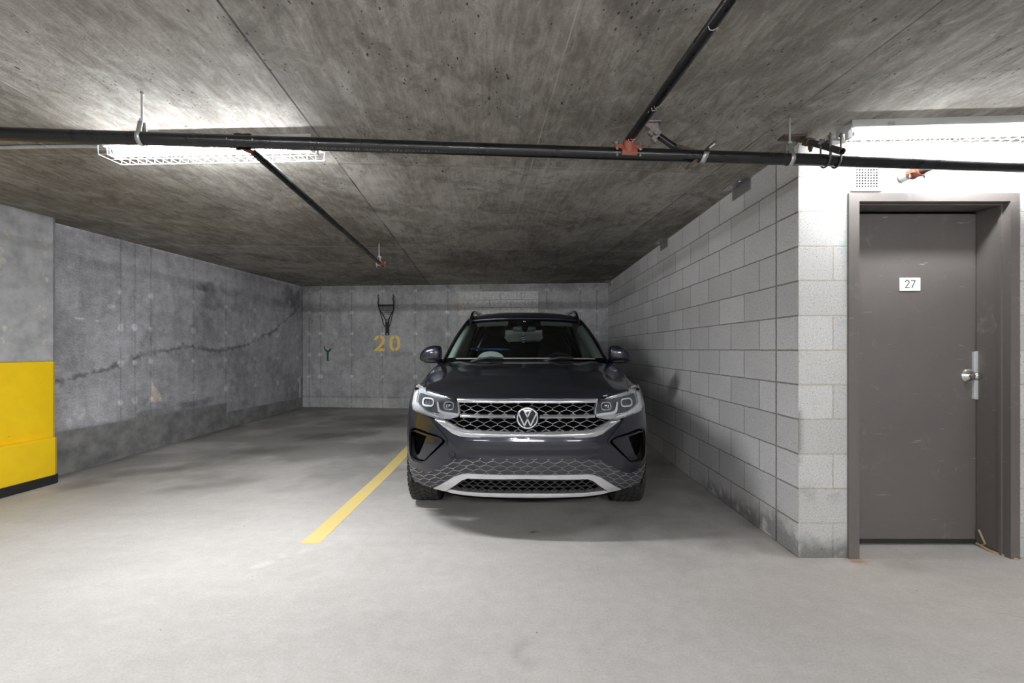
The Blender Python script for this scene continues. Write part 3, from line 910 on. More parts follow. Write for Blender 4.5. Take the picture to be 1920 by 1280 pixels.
# ------------------------------------------------------------------ caged fluorescent fixtures
def fixture(corner, ang, mat_tube, label, group=None):
    """corner: front left top corner on the ceiling; local x along the lamp, y away from the front edge"""
    t = thing('caged_ceiling_light', label, 'ceiling light', corner, ang, group)
    Mx = Matrix.Translation(corner) @ Matrix.Rotation(ang, 4, 'Z')
    L, W, HH = 1.235, .130, .036
    W_ = lambda x, y, z: Mx @ Vector((x, y, z))
    R = Matrix.Rotation(ang, 3, 'Z')
    mb = MB()
    mb.box(W_(L / 2, W / 2, -HH / 2), (L, W, HH), R)
    for y in (.002, W - .002):
        mb.box(W_(L / 2, y, -.0225), (L, .004, .045), R)
    for x in (.002, L - .002):
        mb.box(W_(x, W / 2, -.0225), (.004, W, .045), R)
    mb.build('housing', M['white_metal'], t, smooth=None)
    for x in (.07, .11):
        MB().lathe([(.004, 0), (.003, .0015), (0, .002)], W_(x, 0, -.028 + (x - .09) * .3), R @ Vector((0, -1, 0)), 10).build('screw_head', M['galv'], t)
    MB().box(W_(.20, -.0006, -.026), (.034, .003, .022), R).build('knockout', M['galv'], t, smooth=None)
    for y in (.045, .085):
        mb = MB()
        mb.cyl(W_(.025, y, -HH - .021), W_(L - .025, y, -HH - .021), .0127, 12)
        mb.build('lamp_tube', mat_tube, t)
    for x in (.012, L - .012):
        for y in (.045, .085):
            MB().box(W_(x, y, -HH - .023), (.022, .030, .050), R).build('lamp_holder', M['white_metal'], t, smooth=None, bevel=.002)
    for x in (.030, L - .030):
        for y in (.045, .085):
            MB().cyl(W_(x - .006, y, -HH - .021), W_(x + .006, y, -HH - .021), .0135, 12).build('tube_cap', M['lamp_cap'], t)
    # wire guard: long wires with U-shaped hoops
    mb = MB()
    r = .0016
    x0, x1, y0, y1, zb = -.012, L + .012, -.012, W + .012, -.096
    zt = -.045
    for y, z in ((y0, zt), (y0 + .004, zb), (y1 - .004, zb), (y1, zt), (W / 2, zb), (y0 + .002, (zt + zb) / 2)):
        mb.tube([W_(x0, y, z), W_(x1, y, z)], r, 5)
    n = 24
    for k in range(n + 1):
        x = x0 + (x1 - x0) * k / n
        mb.tube([W_(x, y0, zt - .0), W_(x, y0 + .004, zb), W_(x, y1 - .004, zb), W_(x, y1, zt)], r * (1.25 if k in (0, n) else .85), 5)
    mb.build('wire_guard', M['wire'], t)
    return t
fixture((-2.372, 2.590, CEIL), -.045, M['tube_bay'], 'caged white fluorescent ceiling light above the empty left bay, behind the black pipe')
fixture((1.807, 2.380, CEIL), -.055, M['tube_door'], 'caged white fluorescent ceiling light in front of the wall above the brown door')
fixture((-3.1, -2.9, CEIL), .0, M['tube_lane'], 'caged white fluorescent ceiling light over the driving lane, left of the camera', 'lane lights behind the camera')
fixture((-.55, -2.9, CEIL), .0, M['tube_lane'], 'caged white fluorescent ceiling light over the driving lane, behind the camera', 'lane lights behind the camera')
fixture((2.0, -2.9, CEIL), .0, M['tube_lane'], 'caged white fluorescent ceiling light over the driving lane, right of the camera', 'lane lights behind the camera')

# ------------------------------------------------------------------ sprinkler pipes
PZ, PR = 2.225, .0302
def mpt(x, dz=0.0, dy=0.0): return Vector((x, 2.254 + .072 * x + dy, PZ + dz))
pd = (mpt(1) - mpt(0)).normalized()
gdir = Vector((-65 / 840, 1, 0)).normalized()
mp = thing('sprinkler_main_pipe', 'long black sprinkler main pipe running across under the ceiling', 'pipe', mpt(0))
mb = MB().cyl(mpt(-4.36), mpt(5.6), PR, 28)
mb.build('pipe', M['pipe'], mp)
mb = MB()                                     # faint white maker's stencil along the pipe
rs = random.Random(3)
x = -.98
while x < -.35:
    w = rs.uniform(.006, .014)
    if rs.random() > .18:
        c = mpt(x)
        ang = math.radians(-122)
        n = Vector((0, math.cos(ang), math.sin(ang)))
        mb.bar(c + n * (PR + .0002) + pd * 0, c + n * (PR + .0002) + pd * w * .7, .008, .0006, n)
    x += w + .003
mb.build('stencil_text', simple('faded_stencil_white', (.09, .09, .09), .8), mp, smooth=None)

def coupling(parent_thing, c, axis, r, name='mechanical_tee', out=None):
    """red grooved clamp around a pipe at c with two bolt lugs"""
    a, b, d = frame_of(axis)
    mb = MB()
    mb.lathe([(r + .002, -.030), (r + .010, -.030), (r + .012, -.024), (r + .007, -.018), (r + .007, .018), (r + .012, .024), (r + .010, .030), (r + .002, .030)], c, axis, 28)
    return mb

def saddle(mb, c, axis, out, r, half=.040, a0=-95, a1=95):
    """half shell clamped on one side of a pipe"""
    d = Vector(axis).normalized()
    o = (Vector(out) - d * d.dot(Vector(out))).normalized()
    w = d.cross(o)
    rows = []
    for h, rr in ((-half, r + .0005), (-half, r + .007), (-half * .7, r + .010), (0, r + .006), (half * .7, r + .010), (half, r + .007), (half, r + .0005)):
        rows.append([c + d * h + (o * math.cos(math.radians(k)) + w * math.sin(math.radians(k))) * rr for k in range(a0, a1 + 1, 10)])
    return mb.grid(rows)

# branch running towards the camera (above the main)
t1 = .592
c0 = mpt(t1)
bz = 2.286
br = thing('sprinkler_branch_pipe', 'black sprinkler branch pipe with white chalk marks coming forward from the main', 'pipe', c0 + Vector((0, 0, .05)))
e1 = Vector((c0.x, c0.y, bz))
far = e1 - gdir * 3.6
mb = MB().tube([e1 + gdir * .0, far], .0212, 24)
mb.build('pipe', M['pipe'], br)
mb = MB()
def on_branch(s, ang, dr=.0006):
    a, b, d = frame_of(-gdir)
    u = Vector((0, 0, -1)); w = d.cross(u)
    return e1 - gdir * s + (u * math.cos(ang) + w * math.sin(ang)) * (.0212 + dr)
for s, pts in ((0, [(.84, -1.0), (.835, -.5), (.838, 0), (.85, .5), (.83, .7)]), (0, [(.355, -.7), (.34, -.3), (.345, .2), (.36, .6)]), (0, [(.375, -.5), (.36, -.1), (.375, .3), (.36, .8), (.38, 1.0)]), (0, [(.325, -.8), (.315, -.75)]),
               (0, [(.06, -.9), (.05, -.3), (.05, .3), (.062, .8)]), (0, [(.075, -.5), (.07, .1), (.08, .6)])):
    mb.tube([on_branch(p, q) for p, q in pts], .0013, 5)
mb.build('chalk_marks', M['chalk'], br)

tee = thing('pipe_tee', 'red clamp-on pipe tee where the forward black branch pipe meets the main', 'pipe fitting', c0)
mb = MB()
nz = (e1 - gdir * .03 - c0).normalized()
saddle(mb, c0, pd, nz, PR)
mb.lathe([(.036, .012), (.034, .03), (.030, .045), (.029, .062), (.0235, .066)], c0, nz, 26)
for s in (-1, 1):
    p = c0 + pd * s * .058
    mb.bar(p + Vector((0, -.012, .022)) - pd * s * .03, p + Vector((0, -.012, .030)), .034, .020)
    mb.cyl(p + Vector((0, -.012, .022)), p + Vector((0, -.012, .036)), .016, 12)
mb.build('clamp_body', M['red'], tee, smooth=40, bevel=.002)
for s in (-1, 1):
    p = c0 + pd * s * .060
    mb = MB().cyl(p + Vector((0, -.020, .045)), p + Vector((0, -.024, -.022)), .0055, 10)
    mb.lathe([(0, -.004), (.011, -.004), (.011, .006), (0, .006)], p + Vector((0, -.020, .012)), (0, -.06, 1), 6)
    mb.lathe([(0, -.004), (.010, -.004), (.009, .006), (0, .006)], p + Vector((0, -.020, .046)), (0, -.06, 1), 10)
    mb.build('clamp_bolt', M['galv'], tee)

# branch running back over the left bay
xl = (455 - 960) / 840 * 2.16
cl = mpt(xl)
eb = Vector((-1.545, 5.28, PZ))
bd = (eb - cl).normalized()
bb = thing('sprinkler_branch_pipe', 'black sprinkler branch pipe running back over the empty bay to a red end cap', 'pipe', cl)
MB().tube([cl + bd * .02, eb], .0212, 24).build('pipe', M['pipe'], bb)
tee2 = thing('pipe_tee', 'grooved pipe tee on the main pipe beside the left ceiling light', 'pipe fitting', cl)
mb = MB()
saddle(mb, cl, pd, bd, PR)
mb.lathe([(.036, .012), (.034, .03), (.030, .045), (.029, .066), (.0235, .070)], cl, bd, 26)
for s in (-1, 1):
    p = cl + pd * s * .055
    mb.cyl(p + Vector((0, -.010, .0)), p + Vector((0, .016, .0)), .017, 12)
mb.build('clamp_body', simple('dark_red_fitting', (.16, .05, .035), .5), tee2, smooth=40)
for s in (-1, 1):
    p = cl + pd * s * .058
    MB().cyl(p + Vector((0, -.03, 0)), p + Vector((0, .03, 0)), .0055, 10).build('clamp_bolt', M['galv'], tee2)
cap = thing('pipe_end_cap', 'red coupling and cap at the far end of the bay branch pipe', 'pipe fitting', eb)
mb = MB()
mb.lathe([(.022, -.045), (.031, -.045), (.034, -.03), (.029, -.02), (.029, .012), (.034, .022), (.031, .035), (.0, .037)], eb, bd, 22)
side = bd.cross(Vector((0, 0, 1))).normalized()
for v in (side, -side):
    p = eb + v * .046
    mb.bar(eb + v * .025, p + v * .010, .034, .026)
mb.lathe([(.0, .0), (.014, .0), (.014, .03), (.008, .034), (.008, .05), (0, .05)], eb + Vector((0, 0, .028)), (0, 0, 1), 14)
mb.build('coupling_body', M['red'], cap, smooth=40)
for v in (side, -side):
    p = eb + v * .048
    MB().cyl(p + Vector((0, 0, -.034)), p + Vector((0, 0, .030)), .0055, 8).build('coupling_bolt', M['galv'], cap)
MB().cyl(eb + Vector((0, 0, .07)), eb + Vector((0, 0, .095)), .006, 8).build('coupling_bolt', M['galv'], cap)

# stub into the wall above the door
xs = 2.30
cs = mpt(xs)
sd = Vector((-.09, 1, -.0)).normalized()
es = cs + sd * (DY - cs.y) / sd.y
st = thing('sprinkler_stub_pipe', 'short grey pipe stub from the main into the wall over the door', 'pipe', cs)
MB().tube([cs + sd * .02, es + sd * .02], .0205, 20).build('pipe', M['pipe_grey'], st)
MB().lathe([(.0205, 0), (.024, .0), (.024, .045), (.0, .045)], es - sd * .055, sd, 20).build('threaded_end', M['galv'], st)
cp = thing('pipe_coupling', 'orange-red grooved coupling on the stub above the brown door', 'pipe fitting', cs + sd * .10)
mb = coupling(cp, cs + sd * .112, sd, .0212)
side = sd.cross(Vector((0, 0, 1))).normalized()
for v in (side, -side):
    mb.bar(cs + sd * .112 + v * .024, cs + sd * .112 + v * .052, .040, .024)
mb.build('coupling_body', M['red'], cp, smooth=40)
for v in (side, -side):
    p = cs + sd * .112 + v * .044
    MB().cyl(p + Vector((0, 0, -.032)), p + Vector((0, 0, .03)), .005, 8).build('coupling_bolt', M['galv'], cp)

# ------------------------------------------------------------------ hangers
def hanger(c, axis, r, label, mat=None):
    t = thing('pipe_hanger', label, 'pipe hanger', (c.x, c.y, c.z))
    mb = MB().cyl((c.x, c.y, c.z + r + .045), (c.x, c.y, CEIL - .004), .0052, 10)
    mb.build('threaded_rod', M['galv'], t)
    a = Vector(axis).normalized()
    mb = MB()
    prof = [(0, r + .052)]
    pts = []
    for k in range(-3, 31):
        th = math.radians(-72 + k * (324 / 27.0)) if 0 <= k <= 27 else None
    n = Vector((a.y, -a.x, 0))
    loop = [(0, r + .050), (-.010, r + .048)] + [(-(r + .003) * math.cos(math.radians(q)), (r + .003) * math.sin(math.radians(q))) for q in range(58, -239, -9)] + [(.010, r + .048), (0, r + .050)]
    # flat strap
    rows = [[], []]
    for p, q in loop:
        for i, s in enumerate((-.011, .011)):
            rows[i].append(Vector((c.x, c.y, c.z)) + n * p + Vector((0, 0, q)) + a * s)
    mb.grid(rows)
    o = mb.build('strap', M['galv'], t, smooth=60)
    m = o.modifiers.new('solid', 'SOLIDIFY'); m.thickness = .0025; m.offset = 0
    MB().lathe([(0, -.006), (.011, -.006), (.011, .006), (0, .006)], (c.x, c.y, c.z + r + .056), (0, 0, 1), 6).build('nut', M['galv'], t)
    MB().lathe([(0, -.010), (.009, -.010), (.007, 0), (0, 0)], (c.x, c.y, CEIL), (0, 0, 1), 12).build('ceiling_anchor', M['galv'], t)
    return t
hanger(mpt(-1.757), pd, PR, 'galvanised strap hanger holding the main pipe above the empty left bay')
hanger(mpt(1.462), pd, PR, 'galvanised strap hanger holding the main pipe beside the block wall corner')
hp = cl + bd * ((5.18 - cl.y) / bd.y)
hanger(hp, bd, .0212, 'small strap hanger near the red end cap of the bay branch pipe')

# ------------------------------------------------------------------ sway braces
def brace(p0, p1, label, mat, swivel_dir):
    t = thing('sway_brace', label, 'pipe brace', p1)
    MB().cyl(p0, p1, .0165, 20).build('brace_pipe', mat, t)
    return t
# right: over the main by the lamp, held with two U-bolts
q0, q1 = Vector((1.668, 2.262, 2.222)), Vector((1.686, 2.54, 2.398))
b1 = thing('sway_brace', 'grey open-ended brace pipe clamped over the main beside the door light', 'pipe brace', q1)
dq = (q1 - q0).normalized()
mb = MB()
mb.lathe([(.0135, 0), (.0168, 0), (.0168, (q1 - q0).length), (0, (q1 - q0).length)], q0, dq, 22)
mb.lathe([(.0135, 0), (.0135, .07), (0, .07)], q0, dq, 22)
mb.build('brace_pipe', M['pipe_grey'], b1)
mb = MB()
mb.bar(q1 - dq * .015, q1 + dq * .035, .044, .040)
mb.lathe([(0, 0), (.014, 0), (.014, .03), (.009, .034), (.009, .046), (0, .046)], q1 + Vector((0, -.01, -.012)), (0, 0, -1), 8)
mb.bar(q1 + dq * .035 + Vector((-.004, 0, .0)), Vector((q1.x - .02, 2.615, CEIL - .006)), .036, .012)
mb.box((q1.x - .075, 2.575, CEIL - .005), (.13, .07, .009))
mb.build('swivel_bracket', M['rusty'], b1, smooth=None, bevel=.003)
cu = mpt(1.690)
mb = MB()
mb.bar(cu + Vector((-.052, -.006, .100)), cu + Vector((.052, -.0, .100)), .05, .014)
mb.build('clamp_plate', M['galv'], b1, smooth=None, bevel=.003)
for s in (-1, 1):
    mb = MB()
    c = cu + pd * s * .030
    loop = [(-PR - .006, .128), (-PR - .006, .02)] + [((PR + .006) * math.cos(math.radians(k)), (PR + .006) * math.sin(math.radians(k))) for k in range(180, 361, 15)] + [(PR + .006, .02), (PR + .006, .128)]
    mb.tube([c + Vector((0, p, z)) for p, z in loop], .0052, 8)
    for yv in (-PR - .006, PR + .006):
        mb.lathe([(0, 0), (.010, 0), (.010, .009), (0, .009)], c + Vector((0, yv, .108)), (0, 0, 1), 6)
    mb.build('u_bolt', M['pipe_grey'], b1)

# left: behind the main, bolted to the slab
s0, s1 = Vector((.955, 2.372, 2.228)), Vector((.770, 2.415, 2.388))
b2 = thing('sway_brace', 'dark slanted brace pipe with rusty clamp behind the middle of the main', 'pipe brace', s1)
ds = (s1 - s0).normalized()
MB().cyl(s0, s1, .0165, 20).build('brace_pipe', M['pipe'], b2)
mb = MB()
mb.bar(s1 - ds * .03, s1 + ds * .03, .034, .046)
mb.prism([(-.085, 0), (.015, 0), (.020, -.055), (.005, -.06)], lambda p, q: s1 + Vector((p, -.015, CEIL - s1.z + q)), lambda p, q: s1 + Vector((p, .012, CEIL - s1.z + q)))
mb.box(s1 + Vector((-.03, 0, CEIL - s1.z - .004)), (.115, .07, .008))
mb.lathe([(0, -.02), (.015, -.02), (.015, .016), (.010, .02), (0, .02)], s1 + Vector((0, -.012, -.006)), (0, 1, 0), 12)
mb.bar(s1 + Vector((-.02, -.01, -.03)), s1 + Vector((.005, -.01, -.055)), .03, .02)
mb.build('swivel_bracket', simple('worn_grey_bracket', (.24, .21, .20), .55, .5, .35, 60, .3), b2, smooth=None, bevel=.003)
mb = MB()
c = mpt(.995)
mb.bar(Vector((1.065, 2.352, 2.312)), Vector((.90, 2.305, 2.155)), .014, .030, (0, 1, .2))
mb.bar(Vector((.86, 2.36, 2.285)), Vector((.955, 2.37, 2.262)), .05, .02)
mb.build('clamp_arm', M['rusty'], b2, smooth=None, bevel=.002)
rows = [[], []]
for k in range(-200, 61, 10):
    for i, s in enumerate((-.014, .014)):
        rows[i].append(c + Vector((0, math.cos(math.radians(k)), math.sin(math.radians(k)))) * (PR + .003) + pd * (s + .010 * math.sin(math.radians(k))))
o = MB().grid(rows).build('strap', M['galv'], b2, smooth=60)
m = o.modifiers.new('solid', 'SOLIDIFY'); m.thickness = .003; m.offset = 0
MB().cyl(c + Vector((.02, -.02, .035)), c + Vector((.045, -.03, .052)), .006, 8).build('clamp_bolt', M['galv'], b2)

# ------------------------------------------------------------------ conduit on the ceiling at the left
cd = thing('conduit', 'pale grey conduit on the ceiling running to the left ceiling light', 'conduit', (-3.6, 2.6, CEIL - .02))
cpts = [(-4.33, 2.741, CEIL - .012), (-2.85, 2.675, CEIL - .012), (-2.55, 2.662, CEIL - .014), (-2.374, 2.655, CEIL - .022)]
MB().tube(cpts, .0105, 12).build('tube', M['conduit'], cd)
for x, y in ((-2.78, 2.672), (-3.9, 2.722)):
    mb = MB()
    mb.box((x, y, CEIL - .003), (.022, .07, .005))
    mb.tube([(x, y + .013 * math.cos(math.radians(k)), CEIL - .012 - .013 * math.sin(math.radians(k))) for k in range(0, 181, 20)], .0035, 6)
    mb.build('strap', M['galv'], cd)

# ------------------------------------------------------------------ angle brackets on top of the block wall
for (y, lab) in ((3.30, 'galvanised wall top bracket nearest the door, with two bolts'), (5.05, 'galvanised wall top bracket in the middle of the block wall'), (8.02, 'galvanised wall top bracket at the far end of the block wall')):
    t = thing('angle_bracket', lab, 'bracket', (rw_x(y), y, CEIL - .08), 0, 'wall top brackets')
    L = .27 if y < 4 else .25
    xw = rw_x(y)
    mb = MB()
    rot = Matrix.Rotation(-.0143, 3, 'Z')
    mb.box((xw - .003, y, CEIL - .044), (.005, L, .085), rot)
    mb.box((xw - .043, y, CEIL - .003), (.085, L, .005), rot)
    mb.build('angle', M['galv'], t, smooth=None, bevel=.001)
    for k in (-.06, .06):
        MB().lathe([(0, -.007), (.008, -.007), (.010, 0)], (xw - .045, y + k, CEIL - .005), (0, 0, 1), 10).build('bolt', M['galv'], t)

# ------------------------------------------------------------------ things on the back wall
def wallpt(t, z, off): return bpt(t, z, off)
def stencil(polys, name, label, cat, mat, off=.002):
    mb = MB()
    for pl in polys:
        mb.prism(pl, lambda a, b: wallpt(a, b, 0.0), lambda a, b: wallpt(a, b, off))
    return tag(mb.build(name, mat, None, smooth=None), label, cat)
def ring_quads(cx, cz, rx, rz, w, a0, a1, n=12):
    out = []
    for i in range(n):
        b0, b1 = math.radians(a0 + (a1 - a0) * i / n), math.radians(a0 + (a1 - a0) * (i + 1) / n)
        out.append([(cx + rx * math.cos(b0), cz + rz * math.sin(b0)), (cx + rx * math.cos(b1), cz + rz * math.sin(b1)),
                    (cx + (rx - w) * math.cos(b1), cz + (rz - w) * math.sin(b1)), (cx + (rx - w) * math.cos(b0), cz + (rz - w) * math.sin(b0))])
    return out
# digit 2 and digit 0, with the bridges of a stencil
tx, tz, S = 1.406, 1.190, .305
two_p = ring_quads(tx + .100, tz + .205, .100, .100, .052, 176, 98, 8) + ring_quads(tx + .110, tz + .205, .098, .100, .052, 84, -2, 10) + ring_quads(tx + .108, tz + .205, .100, .110, .052, -2, -40, 5)
two_p += [[(tx + .186, tz + .136), (tx + .150, tz + .168), (tx + .000, tz + .012), (tx + .000, tz), (tx + .055, tz)]]
two_p += [[(tx + .075, tz), (tx + .205, tz), (tx + .205, tz + .052), (tx + .122, tz + .052)]]
stencil(two_p, 'painted_numeral', 'yellow stencilled digit 2 on the back wall under the bike rack', 'painted number', M['stencil'])
zx = 1.709
zero = ring_quads(zx + .103, tz + .200, .103, .105, .055, 180, 98, 8) + ring_quads(zx + .103, tz + .200, .103, .105, .055, 82, 0, 8)
zero += ring_quads(zx + .103, tz + .105, .103, .105, .055, 180, 262, 8) + ring_quads(zx + .103, tz + .105, .103, .105, .055, 278, 360, 8)
zero += [[(zx, tz + .10), (zx + .055, tz + .10), (zx + .055, tz + .205), (zx, tz + .205)], [(zx + .151, tz + .10), (zx + .206, tz + .10), (zx + .206, tz + .205), (zx + .151, tz + .205)]]
stencil(zero, 'painted_numeral', 'yellow stencilled digit 0 on the back wall nearest the car', 'painted number', M['stencil'])
gy = [[(.400, 1.275), (.420, 1.28), (.445, 1.215), (.495, 1.20), (.535, 1.245), (.56, 1.235), (.555, 1.215), (.505, 1.165), (.50, 1.03), (.515, 1.005), (.465, 1.005), (.462, 1.17), (.425, 1.20)]]
stencil(gy, 'spray_paint_mark', 'dark green Y-shaped spray paint mark low on the back wall', 'paint mark', M['green'])

rk = thing('bike_rack', 'black wire wall rack mounted above the yellow number 20', 'bike rack', wallpt(1.665, 1.49, .0))
rp_ = lambda t, z, o: wallpt(t, z, o * (.3 if o > .05 else 1.0))
MB().prism([(1.628, 1.492), (1.705, 1.492), (1.705, 1.795), (1.628, 1.795)], lambda a, b: rp_(a, b, 0), lambda a, b: rp_(a, b, .012)).build('back_plate', M['black_wire'], rk, smooth=None, bevel=.002)
for s, (ta, tb, tc) in enumerate(((1.634, 1.516, 1.519), (1.699, 1.818, 1.821))):
    mb = MB()
    mid = 1.666
    k = -1 if s == 0 else 1
    # main arm: plate -> out and up to the top hook
    mb.tube([rp_(mid + k * .030, 1.79, .02), rp_(mid + k * .085, 1.90, .10), rp_(mid + k * .135, 1.965, .19), rp_(mid + k * .150, 2.06, .26), rp_(mid + k * .150, 2.13, .30), rp_(mid + k * .138, 2.17, .31), rp_(mid + k * .150, 2.21, .32), rp_(mid + k * .142, 2.262, .325)], .010, 8)
    # lower brace
    mb.tube([rp_(mid + k * .030, 1.655, .015), rp_(mid + k * .048, 1.66, .02), rp_(mid + k * .062, 1.70, .03), rp_(mid + k * .13, 1.945, .17)], .007, 8)
    mb.build('arm', M['black_wire'], rk, smooth=60)
mb = MB().tube([rp_(1.666 - .15, 2.06, .26), rp_(1.666 + .15, 2.06, .26)], .012, 8)
mb.build('cross_bar', M['black_wire'], rk)
mb = MB()
for i in range(5):
    z = 1.895 + i * .032
    w = .088 + (z - 1.895) * .52
    oo = .095 + (z - 1.895) * 1.35
    mb.tube([rp_(1.666 - w, z, oo), rp_(1.666 + w, z, oo)], .0045, 6)
mb.build('tray_wire', M['black_wire'], rk)
for z in (1.515, 1.765):
    MB().lathe([(0, .022), (.012, .02), (.014, .012)], rp_(1.666, z, 0), (-.08, -1, 0), 10).build('screw_head', M['galv'], rk)

# ------------------------------------------------------------------ parking line
mb = MB()
rows = []
for y in lin(2.83, 8.3, .15):
    xc = -1.272 + .0125 * (y - 2.83)
    rows.append([(xc - .059 - (.012 if y < 2.85 else 0), y, fz(y) + .0015), (xc + .059, y, fz(y) + .0015)])
o = mb.grid(rows).build('bay_line', M['line'], None, smooth=None, solid=.002)
tag(o, 'faded yellow painted bay line on the floor beside the car', 'floor marking')
# ------------------------------------------------------------------ the car
# local axes: x to the right of the picture, y towards the tail, z up; front axle at y = 0
M['paint'] = mat_car_paint()
M['gloss_black'] = simple('gloss_black_trim', (.006, .006, .007), .12, 0, .1, 20)
M['plastic'] = simple('dusty_dark_plastic', (.040, .040, .045), .55, 0, .3, 30, .1)
M['plastic_ridge'] = simple('dusty_plastic_ridge', (.19, .19, .205), .5, 0, .25, 60)
M['plastic_dark'] = simple('black_plastic', (.012, .012, .013), .6, 0, .2, 30)
M['void'] = simple('unlit_duct_black', (.0025, .0025, .0025), .9, spec=.05)
M['chrome'] = simple('satin_chrome', (.62, .64, .68), .20, .85, .08, 30)
M['silver'] = simple('silver_lower_trim', (.60, .60, .61), .34, .6, .08, 20)
M['strand'] = simple('dusty_chrome_mesh', (.27, .27, .27), .35, .5, .3, 80)
M['strand_dark'] = simple('dark_mesh', (.07, .07, .07), .5, .0, .3, 80)
M['lamp_silver'] = simple('headlamp_reflector', (.74, .75, .78), .28, .45, .08, 20)
M['lamp_dark'] = simple('headlamp_bezel', (.085, .09, .105), .3, .2, .2, 40)
M['drl'] = simple('white_light_guide', (.84, .85, .87), .3, 0, .04, 30)
M['lens'] = mat_glass('headlamp_lens', (.96, .97, .98), .05)
M['bulb'] = simple('projector_bowl', (.35, .37, .42), .08, .9, .05, 20)
M['windscreen'] = mat_glass('windscreen_glass', (.74, .82, .79), .035)
M['side_glass'] = mat_glass('tinted_side_glass', (.62, .66, .64), .05)
M['tyre'] = simple('tyre_rubber', (.026, .025, .024), .8, 0, .3, 40, .2)
M['rim'] = simple('grey_alloy', (.35, .35, .36), .35, .8)
M['int_dark'] = simple('dark_cabin_plastic', (.012, .012, .013), .7)
M['int_seat'] = simple('dark_seat_leather', (.020, .019, .019), .6, bump=.1)
M['int_grey'] = simple('pale_pillar_trim', (.50, .54, .52), .7)
M['headliner'] = simple('grey_headliner', (.16, .16, .155), .9)
M['mirror'] = simple('mirror_back_grey', (.30, .36, .36), .25, .3)
M['blue'] = simple('blue_plastic', (.02, .09, .33), .35)

def lerp_tab(x, xs, ys): return float(np.interp(x, xs, ys))
def Wz(z): return lerp_tab(z, [.26, .32, .38, .45, .6, .75, .84, .9, .95, 1.0], [.85, .862, .872, .876, .882, .882, .872, .860, .850, .84])
def F(x, z, dy=0.0):
    ax = min(abs(x) / Wz(z), .9995)
    plan = .55 * (1 - (1 - ax ** 2.6) ** (1 / 2.2))
    prof = lerp_tab(z, [.20, .28, .36, .45, .55, .62, .70, .78, .86, .93, .98], [.10, .05, .02, .005, 0, 0, .012, .025, .04, .07, .12])
    return -.875 + plan + prof + dy
def Fp(x, z, dy=0.0): return Vector((x, F(x, z) + dy, z))

CAR = thing('car', 'dark navy SUV parked nose out beside the block wall', 'car', (.113, 3.70, .0), local=True)

def inside(poly, x, z):
    x = np.asarray(x); z = np.asarray(z)
    c = np.zeros(x.shape, bool)
    n = len(poly)
    j = n - 1
    for i in range(n):
        xi, zi = poly[i]; xj, zj = poly[j]
        if zi != zj:
            c ^= ((zi > z) != (zj > z)) & (x < (xj - xi) * (z - zi) / (zj - zi) + xi)
        j = i
    return c
def rounded(poly, r):
    out = []
    n = len(poly)
    for i in range(n):
        p, a, b = Vector(poly[i]), Vector(poly[i - 1]), Vector(poly[(i + 1) % n])
        ra = min(r, (a - p).length * .45); rb = min(r, (b - p).length * .45)
        s, e = p + (a - p).normalized() * ra, p + (b - p).normalized() * rb
        for k in range(5):
            t = k / 4
            q = s * (1 - t) ** 2 + p * 2 * t * (1 - t) + e * t * t
            out.append((q.x, q.y))
    return out
def densify(poly, st):
    out = []
    n = len(poly)
    for i in range(n):
        a, b = poly[i], poly[(i + 1) % n]
        L = math.hypot(b[0] - a[0], b[1] - a[1])
        k = max(1, int(math.ceil(L / st)))
        for q in range(k):
            t = q / k
            out.append((a[0] + (b[0] - a[0]) * t, a[1] + (b[1] - a[1]) * t))
    return out
def sym(half):
    """half outline from the centre (x = 0) out to the left (x < 0) and back to the centre"""
    right = [(-x, z) for x, z in half[::-1] if abs(x) > 1e-6]
    return list(half) + right
def flipx(poly): return [(-x, z) for x, z in poly[::-1]]

